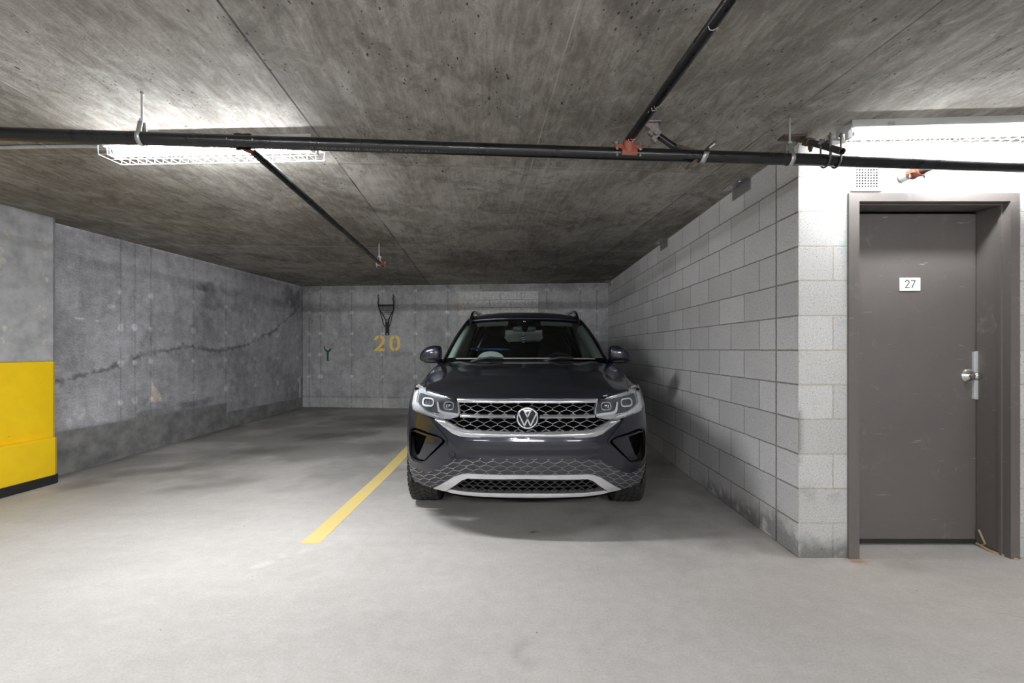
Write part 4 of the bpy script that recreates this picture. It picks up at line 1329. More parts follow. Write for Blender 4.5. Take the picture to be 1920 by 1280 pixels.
def patch(poly, st, fmap, holes=(), skirt=None, mb=None):
    """triangulated sheet over a 2D outline, mapped to space; skirt(p2d) -> inner edge position gives it depth"""
    outl = [densify(poly, st)] + [densify(h, st) for h in holes]
    V, E = [], []
    for lp in outl:
        n0 = len(V)
        V += lp
        E += [(n0 + i, n0 + (i + 1) % len(lp)) for i in range(len(lp))]
    P = np.array(poly)
    x0, z0 = P.min(0); x1, z1 = P.max(0)
    gx, gz = np.meshgrid(np.arange(x0 + st / 2, x1, st), np.arange(z0 + st / 2, z1, st))
    gx = gx.ravel(); gz = gz.ravel()
    ok = inside(outl[0], gx, gz)
    for h in outl[1:]: ok &= ~inside(h, gx, gz)
    bd = np.array(V)
    gx, gz = gx[ok], gz[ok]
    if len(gx):
        keep = np.ones(len(gx), bool)
        for i in range(0, len(gx), 400):
            d = np.hypot(gx[i:i + 400, None] - bd[None, :, 0], gz[i:i + 400, None] - bd[None, :, 1]).min(1)
            keep[i:i + 400] = d > st * .45
        V = V + list(zip(gx[keep], gz[keep]))
    vo, eo, fo, _, _, _ = delaunay_2d_cdt([Vector(v) for v in V], E, [], 0, 1e-6)
    C = np.array([[sum(vo[i].x for i in f) / 3, sum(vo[i].y for i in f) / 3] for f in fo])
    ok = inside(outl[0], C[:, 0], C[:, 1])
    for h in outl[1:]: ok &= ~inside(h, C[:, 0], C[:, 1])
    T = [f for f, k in zip(fo, ok) if k]
    P3 = [fmap(v.x, v.y) for v in vo]
    if skirt is not None:
        cnt = {}
        for f in T:
            for i in range(3):
                a, b = f[i], f[(i + 1) % 3]
                cnt[(min(a, b), max(a, b))] = cnt.get((min(a, b), max(a, b)), []) + [(a, b)]
        extra = {}
        def back(i):
            if i not in extra:
                extra[i] = len(P3)
                P3.append(skirt(vo[i].x, vo[i].y))
            return extra[i]
        T2 = []
        for k, l in cnt.items():
            if len(l) == 1:
                a, b = l[0]
                T2.append((b, a, back(a), back(b)))
        T = list(T) + T2
    used = sorted({i for f in T for i in f})
    remap = {i: k for k, i in enumerate(used)}
    mb = mb or MB()
    mb.add([P3[i] for i in used], [tuple(remap[i] for i in f) for f in T])
    return mb
def fpatch(poly, st, dy=0.0, depth=.02, holes=(), mb=None, fn=None):
    f = fn or (lambda x, z: dy)
    return patch(poly, st, lambda x, z: Fp(x, z, f(x, z)), holes, (lambda x, z: Fp(x, z, dy + depth)) if depth else None, mb)

# ---- outlines of the front, measured as (x, z); left half listed, mirrored for the right
HL = [(-.808, .972), (-.689, .957), (-.569, .940), (-.462, .921), (-.449, .891), (-.437, .830), (-.440, .806), (-.495, .790), (-.566, .782), (-.611, .785), (-.688, .796), (-.812, .818), (-.826, .85), (-.820, .92)]
HL_DARK = [(-.752, .932), (-.588, .913), (-.464, .898), (-.448, .836), (-.456, .822), (-.568, .812), (-.65, .818), (-.720, .842), (-.758, .868)]
DRL_OUT = [(-.810, .846), (-.805, .915), (-.785, .950), (-.765, .935), (-.772, .87), (-.73, .842), (-.66, .815), (-.585, .800), (-.58, .792), (-.69, .803), (-.80, .826)]
DRL_L = [(-.603, .889), (-.593, .889), (-.578, .842), (-.560, .832), (-.446, .822), (-.446, .808), (-.572, .816), (-.592, .828)]
CHR_UP = [(-.606, .782), (-.537, .776), (-.48, .755), (-.428, .733), (-.382, .724), (0, .719)]
CHR_LO = [(0, .685), (-.375, .681), (-.436, .685), (-.492, .702), (-.558, .741), (-.612, .775)]
CLAD_UP = [(0, .553), (-.30, .549), (-.456, .538), (-.54, .489), (-.645, .424), (-.708, .417), (-.79, .437)]
SK_OUT = [(0, .451), (-.381, .450), (-.422, .442), (-.471, .421), (-.625, .312)]
SK_IN = [(-.535, .308), (-.419, .403), (-.382, .419), (0, .427)]
FOG = [(-.805, .700), (-.751, .710), (-.57, .680), (-.519, .653), (-.529, .633), (-.694, .474), (-.79, .468), (-.822, .50), (-.826, .64)]

# ---- painted bumper skin
half = CHR_LO + [(-.66, .786), (-.70, .793), (-.81, .814), (-.84, .826), (-.868, .836), (-.876, .76), (-.878, .62), (-.868, .47), (-.852, .44)] + CLAD_UP[::-1][1:]
fogs = rounded(FOG, .03)
def bumper_off(x, z):
    o = 0.0
    # crease below the chrome and the number-plate plane
    o += .010 * math.exp(-((z - .655) / .012) ** 2) * (1 if abs(x) < .42 else max(0, 1 - (abs(x) - .42) / .08)) * -.6
    # swage line running out of the chrome towards the fog recess
    ln = lerp_tab(-abs(x), [-.66, -.60, -.52, -.44], [.775, .745, .665, .60])
    if .44 < abs(x) < .66: o += -.006 * math.exp(-((z - ln) / .010) ** 2)
    if z < .60 and abs(x) < .5: o += .006 * (1 - abs(z - .57) / .03) if z > .54 else 0
    return o
mb = fpatch(sym(half), .016, 0, .03, holes=(fogs, flipx(fogs)), fn=bumper_off)
bumper = mb.build('front_bumper', M['paint'], CAR, smooth=50)
# seams of the corner panels
for s in (1, -1):
    P = [(-.640, .788), (-.585, .730), (-.530, .678), (-.514, .660), (-.511, .648), (-.520, .632)]
    Q = [(P[i][0] + (P[i + 1][0] - P[i][0]) * k / 4, P[i][1] + (P[i + 1][1] - P[i][1]) * k / 4) for i in range(len(P) - 1) for k in range(4)] + [P[-1]]
    MB().tube([Fp(x * s, z, bumper_off(x, z) - .0005) for x, z in Q], .0018, 5).build('panel_seam', M['void'], bumper)
# fog recesses: frame lip, black duct and painted fin
for s in (1, -1):
    pl = fogs if s == 1 else flipx(fogs)
    inner = [( -.668 + (x + .668) * .93, .585 + (z - .585) * .93) for x, z in fogs]
    inner = inner if s == 1 else flipx(inner)
    mb = patch(pl, .014, lambda x, z: Fp(x, z, .008), (inner,), lambda x, z: Fp(x, z, .018))
    fr_ = mb.build('corner_vent', M['paint'], CAR, smooth=40)
    hole = rounded([(-.800, .655), (-.765, .672), (-.56, .655), (-.552, .63), (-.69, .50), (-.79, .485), (-.806, .52)], .02)
    hole = hole if s == 1 else flipx(hole)
    mb = patch(inner, .016, lambda x, z: Fp(x, z, .12))
    mb.build('duct', M['void'], fr_, smooth=50)
    fin = [(-.672, .662), (-.560, .655), (-.556, .636), (-.694, .490), (-.79, .484), (-.735, .522), (-.700, .590)]
    fin = fin if s == 1 else flipx(fin)
    mb = patch(fin, .014, lambda x, z: Fp(x, z, .020 + .11 * max(0.0, (abs(x) - .60)) * .9), (), lambda x, z: Fp(x, z, .06))
    mb.build('vent_fin', M['paint'], fr_, smooth=40)
    lipc = [(-.80, .668), (-.76, .686), (-.575, .664), (-.548, .648), (-.575, .652), (-.765, .674)]
    lipc = lipc if s == 1 else flipx(lipc)
    fpatch(lipc, .014, .002, .03).build('vent_lip', M['gloss_black'] if False else M['paint'], fr_, smooth=40)
# tow hook cover
mb = MB().tube([Fp(-.483 + .021 * math.cos(2 * math.pi * k / 24), .563 + .021 * math.sin(2 * math.pi * k / 24), -.0005 + bumper_off(-.483 + .021 * math.cos(2 * math.pi * k / 24), .563 + .021 * math.sin(2 * math.pi * k / 24))) for k in range(24)], .0013, 5, closed=True)
mb.build('tow_hook_cover', M['void'], bumper)

# ---- lower cladding with hexagon relief
clad = sym(CLAD_UP + [(-.852, .44), (-.866, .40), (-.862, .36), (-.845, .330), (-.80, .312), (-.71, .306), (-.622, .311)] + SK_OUT[::-1][1:])
mb = fpatch(clad, .016, .004, .04)
cladding = mb.build('lower_cladding', M['plastic'], CAR, smooth=50)
def hex_edges(w, p, s, x0, z0, x1, z1, cx=0.0, cz=0.0):
    """edges of a honeycomb stretched sideways: w column pitch, p row pitch, s upright side"""
    out = []
    h = p - s
    r0, r1 = int((z0 - cz) / p) - 2, int((z1 - cz) / p) + 2
    c0, c1 = int((x0 - cx) / w) - 2, int((x1 - cx) / w) + 2
    for r in range(r0, r1):
        for c in range(c0, c1):
            x = cx + c * w + (r % 2) * w / 2
            z = cz + r * p
            t, ur, ul, dr = (x, z + s / 2 + h), (x + w / 2, z + s / 2), (x - w / 2, z + s / 2), (x + w / 2, z - s / 2)
            out += [(t, ur), (ul, t), (ur, dr)]
    return out
def strands(poly, w, p, s, wd, dp, dy, mb=None, warp=None, cx=0.0, cz=0.0, cut=5):
    """mesh strands clipped to an outline: wd wide, dp deep, dy behind the front surface"""
    mb = mb or MB()
    P = np.array(poly)
    for a, b in hex_edges(w, p, s, P[:, 0].min(), P[:, 1].min(), P[:, 0].max(), P[:, 1].max(), cx, cz):
        k = cut if abs(a[0] - b[0]) > 1e-6 else 1
        pts = [(a[0] + (b[0] - a[0]) * i / k, a[1] + (b[1] - a[1]) * i / k) for i in range(k + 1)]
        if warp: pts = [warp(*q) for q in pts]
        mids = [((pts[i][0] + pts[i + 1][0]) / 2, (pts[i][1] + pts[i + 1][1]) / 2) for i in range(k)]
        ok = inside(poly, [m[0] for m in mids], [m[1] for m in mids])
        i = 0
        while i < k:
            if not ok[i]: i += 1; continue
            j = i
            while j < k and ok[j]: j += 1
            rows = []
            for q in range(i, j + 1):
                x, z = pts[q]
                dx, dz = pts[min(q + 1, k)][0] - pts[max(q - 1, 0)][0], pts[min(q + 1, k)][1] - pts[max(q - 1, 0)][1]
                L = math.hypot(dx, dz) or 1
                nx, nz = -dz / L * wd / 2, dx / L * wd / 2
                rows.append([Fp(x + nx, z + nz, dy + dp), Fp(x + nx * .55, z + nz * .55, dy), Fp(x - nx * .55, z - nz * .55, dy), Fp(x - nx, z - nz, dy + dp)])
            mb.grid(rows)
            i = j
    return mb
clad_in = clad
def clad_warp(x, z):
    a = abs(x)
    return (x, z - .30 * max(0, a - .40) + .10 * max(0, a - .72))
strands(clad_in, .0865, .0258, .0100, .0044, .007, -.004, warp=clad_warp, cz=.542).build('honeycomb_relief', M['plastic_ridge'], cladding, smooth=30)

# ---- silver skid trim and lower mesh
mb = fpatch(sym(SK_OUT + SK_IN), .012, -.008, .05, fn=lambda x, z: -.010 - .006 * math.sin(max(0, min(1, (z - .31) / .14)) * math.pi))
arch = mb.build('skid_trim', M['silver'], CAR, smooth=50)
mb = fpatch(sym([(0, .324), (-.384, .322), (-.50, .326), (-.535, .311), (-.483, .301), (-.385, .296), (0, .292)]), .012, -.004, .06, fn=lambda x, z: -.006 - .008 * math.sin(max(0, min(1, (z - .292) / .032)) * math.pi))
mb.build('skid_lip', M['silver'], CAR, smooth=50)
lowm = sym([(0, .428), (-.382, .420), (-.419, .404), (-.515, .325), (-.384, .321), (0, .322)])
fpatch(lowm, .03, .085, 0).build('lower_duct', M['void'], CAR)
strands(lowm, .058, .0215, .005, .0042, .012, .014, cz=.33).build('lower_mesh', M['strand_dark'], CAR, smooth=30)
mb = MB()
for z in (.352, .398):
    mb.tube([Fp(x, z, .05) for x in np.linspace(-.42, .42, 25)], .006, 6)
mb.build('cooler_bar', M['plastic_dark'], CAR)
fpatch(sym([(0, .30), (-.48, .303), (-.60, .312), (-.60, .275), (-.45, .255), (0, .25)]), .03, .03, 0, fn=lambda x, z: .05).build('under_tray', M['void'], CAR)

# ---- grille
mesh_up = sym([(0, .896), (-.449, .894), (-.447, .89), (-.434, .822), (0, .822)])
mesh_lo = sym([(0, .803), (-.430, .801), (-.438, .79), (-.60, .784), (-.537, .776), (-.48, .755), (-.428, .733), (-.382, .724), (0, .719)])
g_all = sym([(0, .93), (-.462, .926), (-.45, .89), (-.437, .80), (-.61, .786), (-.537, .770), (-.48, .75), (-.428, .728), (-.382, .72), (0, .715)])
fpatch(g_all, .03, .075, 0).build('grille_duct', M['void'], CAR)
strands(mesh_up, .088, .0262, .0090, .0034, .016, .012, cz=.8585, cx=.030).build('grille_mesh', M['strand'], CAR, smooth=30)
strands(mesh_lo, .088, .0262, .0090, .0034, .016, .012, cz=.7625, cx=.030).build('grille_mesh', M['strand'], CAR, smooth=30)
def bar_fn(z0, z1, d0=-.004, d1=.012):
    return lambda x, z: d0 - d1 * math.sin(max(0.02, min(.98, (z - z0) / (z1 - z0))) * math.pi) * .8
bt = sym([(0, .9225), (-.459, .919), (-.452, .8945), (0, .8965)])
fpatch(bt, .0085, -.004, .04, fn=bar_fn(.895, .922)).build('grille_bar', M['chrome'], CAR, smooth=60)
for s in (1, -1):
    b = [(-.078, .823), (-.432, .821), (-.434, .8015), (-.078, .8025)]
    b = b if s == 1 else flipx(b)
    fpatch(b, .0068, -.004, .04, fn=bar_fn(.802, .823)).build('grille_bar', M['chrome'], CAR, smooth=60)
def chr_fn(x, z):
    up = lerp_tab(-abs(x), [p[0] for p in CHR_UP], [p[1] for p in CHR_UP])
    lo = lerp_tab(-abs(x), [p[0] for p in CHR_LO[::-1]], [p[1] for p in CHR_LO[::-1]])
    t = max(.02, min(.98, (z - lo) / max(.004, up - lo)))
    return -.004 - .012 * math.sin(t * math.pi)
fpatch(sym(CHR_UP[::-1] + CHR_LO[1:-1] + [CHR_LO[-1]] if False else (CHR_UP[::-1] + [CHR_LO[-1]] + CHR_LO[::-1][1:])), .0085, -.004, .035, fn=chr_fn).build('grille_surround', M['chrome'], CAR, smooth=60)

# ---- round emblem: black disc, silver ring, V over W
ec = Vector((0, F(0, .808) - .016, .808))
ez = Vector((0, -1, .10)).normalized()
ex = Vector((1, 0, 0))
ey = ez.cross(ex) * -1
ey = ex.cross(ez) * -1
if ey.z < 0: ey = -ey
E3 = lambda a, b, c=0.0: ec + ex * a + ey * b + ez * c
mb = MB().lathe([(0, .004), (.060, .004), (.073, .0), (.0755, -.012), (.070, -.035), (0, -.035)], ec, ez, 48)
emb = mb.build('emblem', M['gloss_black'], CAR, smooth=40)
mb = MB().lathe([(.0585, .003), (.0595, .0075), (.0635, .0085), (.0675, .006), (.0685, .001)], ec, ez, 48)
mb.build('emblem_ring', M['chrome'], emb, smooth=50)
def letter(pts, w, mb):
    for q in stroke2d(pts, w):
        mb.prism(q, lambda a, b: E3(a, b, .003), lambda a, b: E3(a, b, .0078))
mb = MB()
letter([(-.0245, .0545), (-.0010, .0085), (.0010, .0085), (.0245, .0545)], .0082, mb)
letter([(-.0545, .0245), (-.0195, -.0480), (-.0010, -.0085), (.0010, -.0085), (.0195, -.0480), (.0545, .0245)], .0082, mb)
mb.build('emblem_letters', M['chrome'], emb, smooth=None)

# ---- headlamps
for s in (1, -1):
    fl_ = (lambda p: p) if s == 1 else flipx
    hl = rounded(HL, .012)
    sh = lambda d: (lambda x, z: d * max(.12, min(1.0, (.835 - abs(x)) / .10)))
    mb = fpatch(fl_(hl), .014, .030, .05, fn=sh(.030))
    hp_ = mb.build('headlight', M['lamp_silver'], CAR, smooth=50)
    fpatch(fl_(rounded(HL_DARK, .015)), .014, .022, .02, fn=sh(.022)).build('bezel', M['lamp_dark'], hp_, smooth=50)
    fpatch(fl_(rounded(DRL_OUT, .006)), .010, .014, .012, fn=sh(.016)).build('light_guide', M['drl'], hp_, smooth=50)
    fpatch(fl_(rounded(DRL_L, .006)), .010, .012, .014).build('light_guide', M['drl'], hp_, smooth=50)
    top = [(-.785, .966), (-.689, .953), (-.569, .936), (-.468, .917), (-.466, .905), (-.588, .922), (-.750, .944)]
    fpatch(fl_(rounded(top, .005)), .010, .018, .010, fn=sh(.018)).build('upper_reflector', M['lamp_silver'], hp_, smooth=50)
    # outer module: rounded bright frame with four small lenses; inner module: projector bowl
    def rrect(cx, cz, w, h, r): return rounded([(cx - w, cz - h), (cx + w, cz - h), (cx + w, cz + h), (cx - w, cz + h)], r)
    o_out, o_in = rrect(-.672, .880, .047, .028, .03), rrect(-.668, .881, .038, .020, .024)
    mb = fpatch(fl_(o_out), .010, .010, .014, holes=(fl_(o_in),))
    md = mb.build('lamp_frame', M['drl'], hp_, smooth=50)
    mb = MB()
    for dx in (-.012, .010):
        for dz in (-.008, .009):
            mb.ellip(Fp((-.665 + dx) * s, .881 + dz, .018), (.0045, .004, .0045), 10, 6)
    mb.build('small_lens', M['bulb'], md)
    o_out, o_in = rrect(-.516, .868, .036, .026, .026), rrect(-.514, .868, .029, .020, .02)
    mb = fpatch(fl_(o_out), .010, .010, .016, holes=(fl_(o_in),))
    md = mb.build('lamp_frame', M['lamp_silver'], hp_, smooth=50)
    MB().ellip(Fp(-.514 * s, .868, .026), (.026, .016, .019), 24, 14).build('projector_lens', M['bulb'], md)
    MB().ellip(Fp(-.530 * s, .866, .010), (.004, .004, .012), 10, 8).build('painted_highlight', M['drl'], md)  # white bead puts a highlight on the projector lens as colour
    fpatch(fl_(hl), .014, -.003, .03).build('lens', M['lens'], hp_, smooth=60)

# ---- fender noses outside the headlamps
for s in (1, -1):
    fn_ = [(-.806, .972), (-.816, .92), (-.822, .85), (-.810, .818), (-.84, .826), (-.866, .835), (-.862, .86), (-.852, .90), (-.842, .95), (-.828, .972)]
    fpatch(fn_ if s == 1 else flipx(fn_), .012, 0, .04).build('fender_nose', M['paint'], CAR, smooth=60)

# ---- hood
def hx(y): return lerp_tab(y, [-.90, -.64, -.45, -.2, .1, .38, .6], [.64, .690, .728, .772, .787, .765, .75])
def zc(y): return lerp_tab(y, [-.90, -.80, -.64, -.4, -.1, .2, .38, .6], [.942, .962, .990, 1.032, 1.068, 1.098, 1.118, 1.13])
def ze(y): return lerp_tab(y, [-.90, -.64, -.45, -.2, .1, .3, .42, .6], [.935, .963, .972, .990, 1.026, 1.062, 1.085, 1.10])
def zfront(x): return lerp_tab(abs(x), [0, .458, .57, .690], [.9265, .9235, .941, .960])
def yfront(x): return F(x, zfront(x))
def htop(x, y):
    u = min(1.0, abs(x) / hx(y))
    z = zc(y) - (zc(y) - ze(y)) * u ** 2.6
    z += .010 * math.exp(-((abs(x) - hx(y) * .80) / .06) ** 2) * min(1, max(0, (y + .85) / .25))      # raised shoulders
    z += .006 * (1 / (1 + math.exp((abs(x) - .40 - .10 * y) / .018))) * min(1, max(0, (y + .75) / .3))  # raised centre
    return z
def hood_z(x, y):
    d = max(0.0, y - yfront(x))
    z0 = htop(x, yfront(x))
    return htop(x, y) - (z0 - zfront(x)) * math.exp(-d / .075)
half = [(0, yfront(0))] + [(-x, yfront(x)) for x in np.linspace(.03, .688, 26)]
half += [(-hx(y), y) for y in np.linspace(-.60, .38, 22)] + [(-.70, .42), (-.5, .385), (-.25, .362), (0, .355)]
mb = patch(sym(half), .024, lambda x, y: Vector((x, y, hood_z(x, y))), (), lambda x, y: Vector((x * .995, y + (.014 if y < -.5 else 0), hood_z(x, y) - .035)))
mb.build('hood', M['paint'], CAR, smooth=60)

# ---- body sides with fenders, wheel arches and tail
ARC = ((0.0, .362), (2.68, .362))
def shoulder(y): return lerp_tab(y, [-.55, -.2, .1, .3, .5, .8, 1.5, 2.6, 3.2, 3.5], [.957, .974, 1.012, 1.050, 1.086, 1.088, 1.10, 1.13, 1.15, 1.12])
def shx(y): return lerp_tab(y, [-.55, -.2, .1, .3, .5, .8, 1.5, 2.6, 3.2, 3.5], [.792, .812, .828, .818, .800, .800, .805, .80, .77, .68])
def wmax(y): return lerp_tab(y, [-.55, -.40, -.3, -.1, .3, .8, 2.2, 2.7, 3.1, 3.4, 3.55], [.838, .866, .886, .912, .912, .900, .905, .922, .905, .84, .72])
def side_pt(y, k, n=15):
    """k = 0 at the inner top edge, k = n at the sill"""
    sx, sz, w = shx(y), shoulder(y), wmax(y)
    xin = hx(y) + .006 if y < .5 else lerp_tab(y, [.5, .9], [.757, .775])
    if k == 0: return Vector((xin, y, ze(y) - .006 if y < .5 else sz + .004))
    if k == 1: return Vector(((xin + sx) / 2, y, sz + .006 if y > -.3 else sz + .002))
    t = (k - 2) / (n - 2)
    z = sz + (.26 - sz) * t
    q = (sz - z)
    x = sx + (w - sx) * (1 - math.exp(-q / .075))
    x -= .035 * max(0, (.42 - z) / .16) ** 1.5
    if 1.0 < y < 1.9 or True: x -= .012 * math.exp(-((z - .60) / .10) ** 2) * (1 if .6 < y < 2.1 else 0)
    return Vector((x, y, z))
ys = list(np.linspace(-.50, .6, 45)) + list(np.linspace(.64, 2.1, 26)) + list(np.linspace(2.14, 3.2, 40)) + list(np.linspace(3.24, 3.55, 8))
for s in (1, -1):
    rows = [[Vector((p.x * s, p.y, p.z)) for p in (side_pt(y, k) for k in range(16))] for y in ys]
    # refine downwards for a round wheel arch
    P, Fc = [], []
    fine = []
    for r in rows:
        rr = []
        for a, b in zip(r[:-1], r[1:]):
            for q in range(3): rr.append(a.lerp(b, q / 3))
        rr.append(r[-1])
        fine.append(rr)
    n = len(fine[0])
    for r in fine: P += r
    for i in range(len(fine) - 1):
        for k in range(n - 1):
            c = (fine[i][k] + fine[i + 1][k + 1]) / 2
            if c.y < -.36 and .80 < c.z < .945: continue
            if any(math.hypot(c.y - ay, c.z - .345) < .395 for ay, _ in ARC) and c.z < .8: continue
            Fc.append((i * n + k, i * n + k + 1, (i + 1) * n + k + 1, (i + 1) * n + k))
    mb = MB().add(P, Fc)
    side = mb.build('body_side', M['paint'], CAR, smooth=60)
    # black arch lips and liners
    for ay, _ in ARC:
        mb = MB()
        rows = []
        for k in range(0, 33):
            th = math.radians(-12 + 204 * k / 32)
            y, z = ay + .40 * math.cos(th), .345 + .40 * math.sin(th)
            x = (wmax(min(3.5, max(-.5, y))) - .004) * s
            dr = Vector((0, math.cos(th), math.sin(th)))
            c = Vector((x, y, z))
            rows.append([c + dr * .012 + Vector((-.012 * s, 0, 0)), c, c - dr * .02, c - dr * .03 + Vector((-.03 * s, 0, 0)), c - dr * .03 + Vector((-.26 * s, 0, 0))])
        mb.grid(rows)
        mb.build('wheel_arch', M['plastic'], CAR, smooth=50)
# tail
rows = []
for z in np.linspace(.26, 1.12, 10):
    rows.append([Vector((x, 3.55 - .0 + .05 * (1 - (x / .75) ** 2) * .6, z)) for x in np.linspace(-.76, .76, 13)])
MB().grid(rows).build('tail_panel', M['paint'], CAR, smooth=60)
MB().box((0, 1.34, .30), (1.62, 1.75, .10)).box((0, 1.34, .32), (1.10, 4.0, .10)).build('floor_pan', M['void'], CAR, smooth=None)
mb = MB()
mb.box((0, .0, .62), (1.15, .9, .55))
mb.build('engine_bay', M['void'], CAR, smooth=None)

# ---- wheels
def make_wheel(x, y, s):
    w = bpy.data.objects.new('wheel', None)
    mb = MB()
    R, Wd = .352, .215
    prof = [(.225, -.092), (.25, -.105), (.30, -.112), (.330, -.106), (.344, -.094), (.348, -.06), (.349, 0), (.348, .06), (.344, .094), (.330, .106), (.30, .112), (.25, .105), (.225, .092)]
    c = Vector((x, y, R))
    mb.lathe(prof, c, (1, 0, 0), 56)
    ty = mb
    n = 46
    for k in range(n):
        th = 2 * math.pi * k / n
        for j, (xo, wd, sk) in enumerate(((-.088, .036, -.45), (-.046, .036, -.6), (0, .030, 0), (.046, .036, .6), (.088, .036, .45))):
            t2 = th + (math.pi / n if j % 2 else 0)
            def pt(dx, dt, r): return c + Vector((xo + dx, r * math.cos(t2 + dt + sk * dx * 1.6 / R * (1 if abs(xo) > .01 else 0)), r * math.sin(t2 + dt + sk * dx * 1.6 / R * (1 if abs(xo) > .01 else 0))))
            dt = .052
            rr = .3555 if abs(xo) < .08 else .3515
            P = [pt(-wd / 2, -dt, .345), pt(wd / 2, -dt, .345), pt(wd / 2, dt, .345), pt(-wd / 2, dt, .345), pt(-wd / 2, -dt, rr), pt(wd / 2, -dt, rr), pt(wd / 2, dt, rr), pt(-wd / 2, dt, rr)]
            ty.add(P, [(4, 5, 6, 7), (0, 1, 5, 4), (1, 2, 6, 5), (2, 3, 7, 6), (3, 0, 4, 7)])
    t = ty.build('wheel', M['tyre'], CAR, smooth=35)
    mb = MB()
    f = .085 * s
    mb.lathe([(.228, .095 * s), (.222, .07 * s), (.21, .02 * s), (.21, -.09 * s)], c, (1, 0, 0), 40)
    for k in range(5):
        th = 2 * math.pi * k / 5
        d = Vector((0, math.cos(th), math.sin(th)))
        mb.bar(c + d * .04 + Vector((f * .9, 0, 0)), c + d * .222 + Vector((f, 0, 0)), .055, .03, (s, 0, 0))
    mb.lathe([(0, f * 1.1), (.05, f * 1.1), (.06, f * .6), (.06, 0)], c, (1, 0, 0), 24)
    mb.build('rim', M['rim'], t, smooth=35)
for y in (0.0, 2.68):
    for s in (-1, 1):
        make_wheel(.789 * s, y, s)

# ---- greenhouse
def ws(u, v):
    """windscreen surface: u -1..1 across, v 0 bottom .. 1 top"""
    xb, xt = .768, .632
    hw = xb + (xt - xb) * v
    y = (.32 + .20 * abs(u) ** 2.2) * (1 - v) + (1.14 + .11 * abs(u) ** 2.2) * v
    z = (1.100 + .012 * (1 - u * u) - .004) * (1 - v) + (1.500 + .030 * (1 - u * u)) * v
    y -= .035 * math.sin(v * math.pi) * .8
    z += .020 * math.sin(v * math.pi)
    return Vector((u * hw, y, z))
mb = MB().grid([[ws(u, v) for u in np.linspace(-1, 1, 25)] for v in np.linspace(0, 1, 17)])
wsc = mb.build('windshield', M['windscreen'], CAR, smooth=180)
# black ceramic border and the sensor patch at the top
def wsin(u, v, d=.006): return ws(u, v) + Vector((0, .5, -.85)).normalized() * d
mb = MB()
mb.grid([[wsin(u, v) for u in np.linspace(-.97, .97, 25)] for v in (.960, 1.0)])
mb.grid([[wsin(u, v) for u in np.linspace(-.97, .97, 25)] for v in (0, .085)])
for s in (-1, 1):
    mb.grid([[wsin(u * s, v) for u in (.990, 1.0)] for v in np.linspace(0, 1, 9)])
mb.grid([[wsin(u * (1.0 - .45 * (1 - (v - .80) / .14)), v, .008) for u in np.linspace(-.16, .16, 7)] for v in np.linspace(.80, .94, 5)])
mb.build('frit_border', M['void'], wsc, smooth=180)
mb = MB()
for s in (-1, 1):
    mb.ellip(wsin(.012 * s, .905, -.001), (.004, .003, .007), 8, 6)
mb.build('sensor_eye', M['drl'], wsc)
# roof
def roof_hw(y): return lerp_tab(y, [1.14, 1.5, 2.2, 3.0, 3.45], [.638, .634, .624, .59, .55])
def roof_zc(y): return lerp_tab(y, [1.12, 1.3, 1.5, 1.9, 2.4, 3.0, 3.45], [1.532, 1.588, 1.622, 1.640, 1.632, 1.595, 1.545])
rows = []
for y in np.linspace(0, 1, 26):
    r = []
    for u in np.linspace(-1, 1, 23):
        yy = (1.14 + .11 * abs(u) ** 2.2) * (1 - y) + 3.45 * y
        r.append(Vector((u * roof_hw(yy), yy, roof_zc(yy - .10 * abs(u) ** 2.2 * (1 - y)) - (.032 + .022 * min(1, y * 5)) * abs(u) ** 3)))
    rows.append(r)
MB().grid(rows).build('roof', M['paint'], CAR, smooth=180, solid=.02)
MB().grid([[Vector((p.x * .985, p.y + .01, p.z - .035)) for p in r] for r in rows]).build('headliner', M['headliner'], CAR, smooth=180)
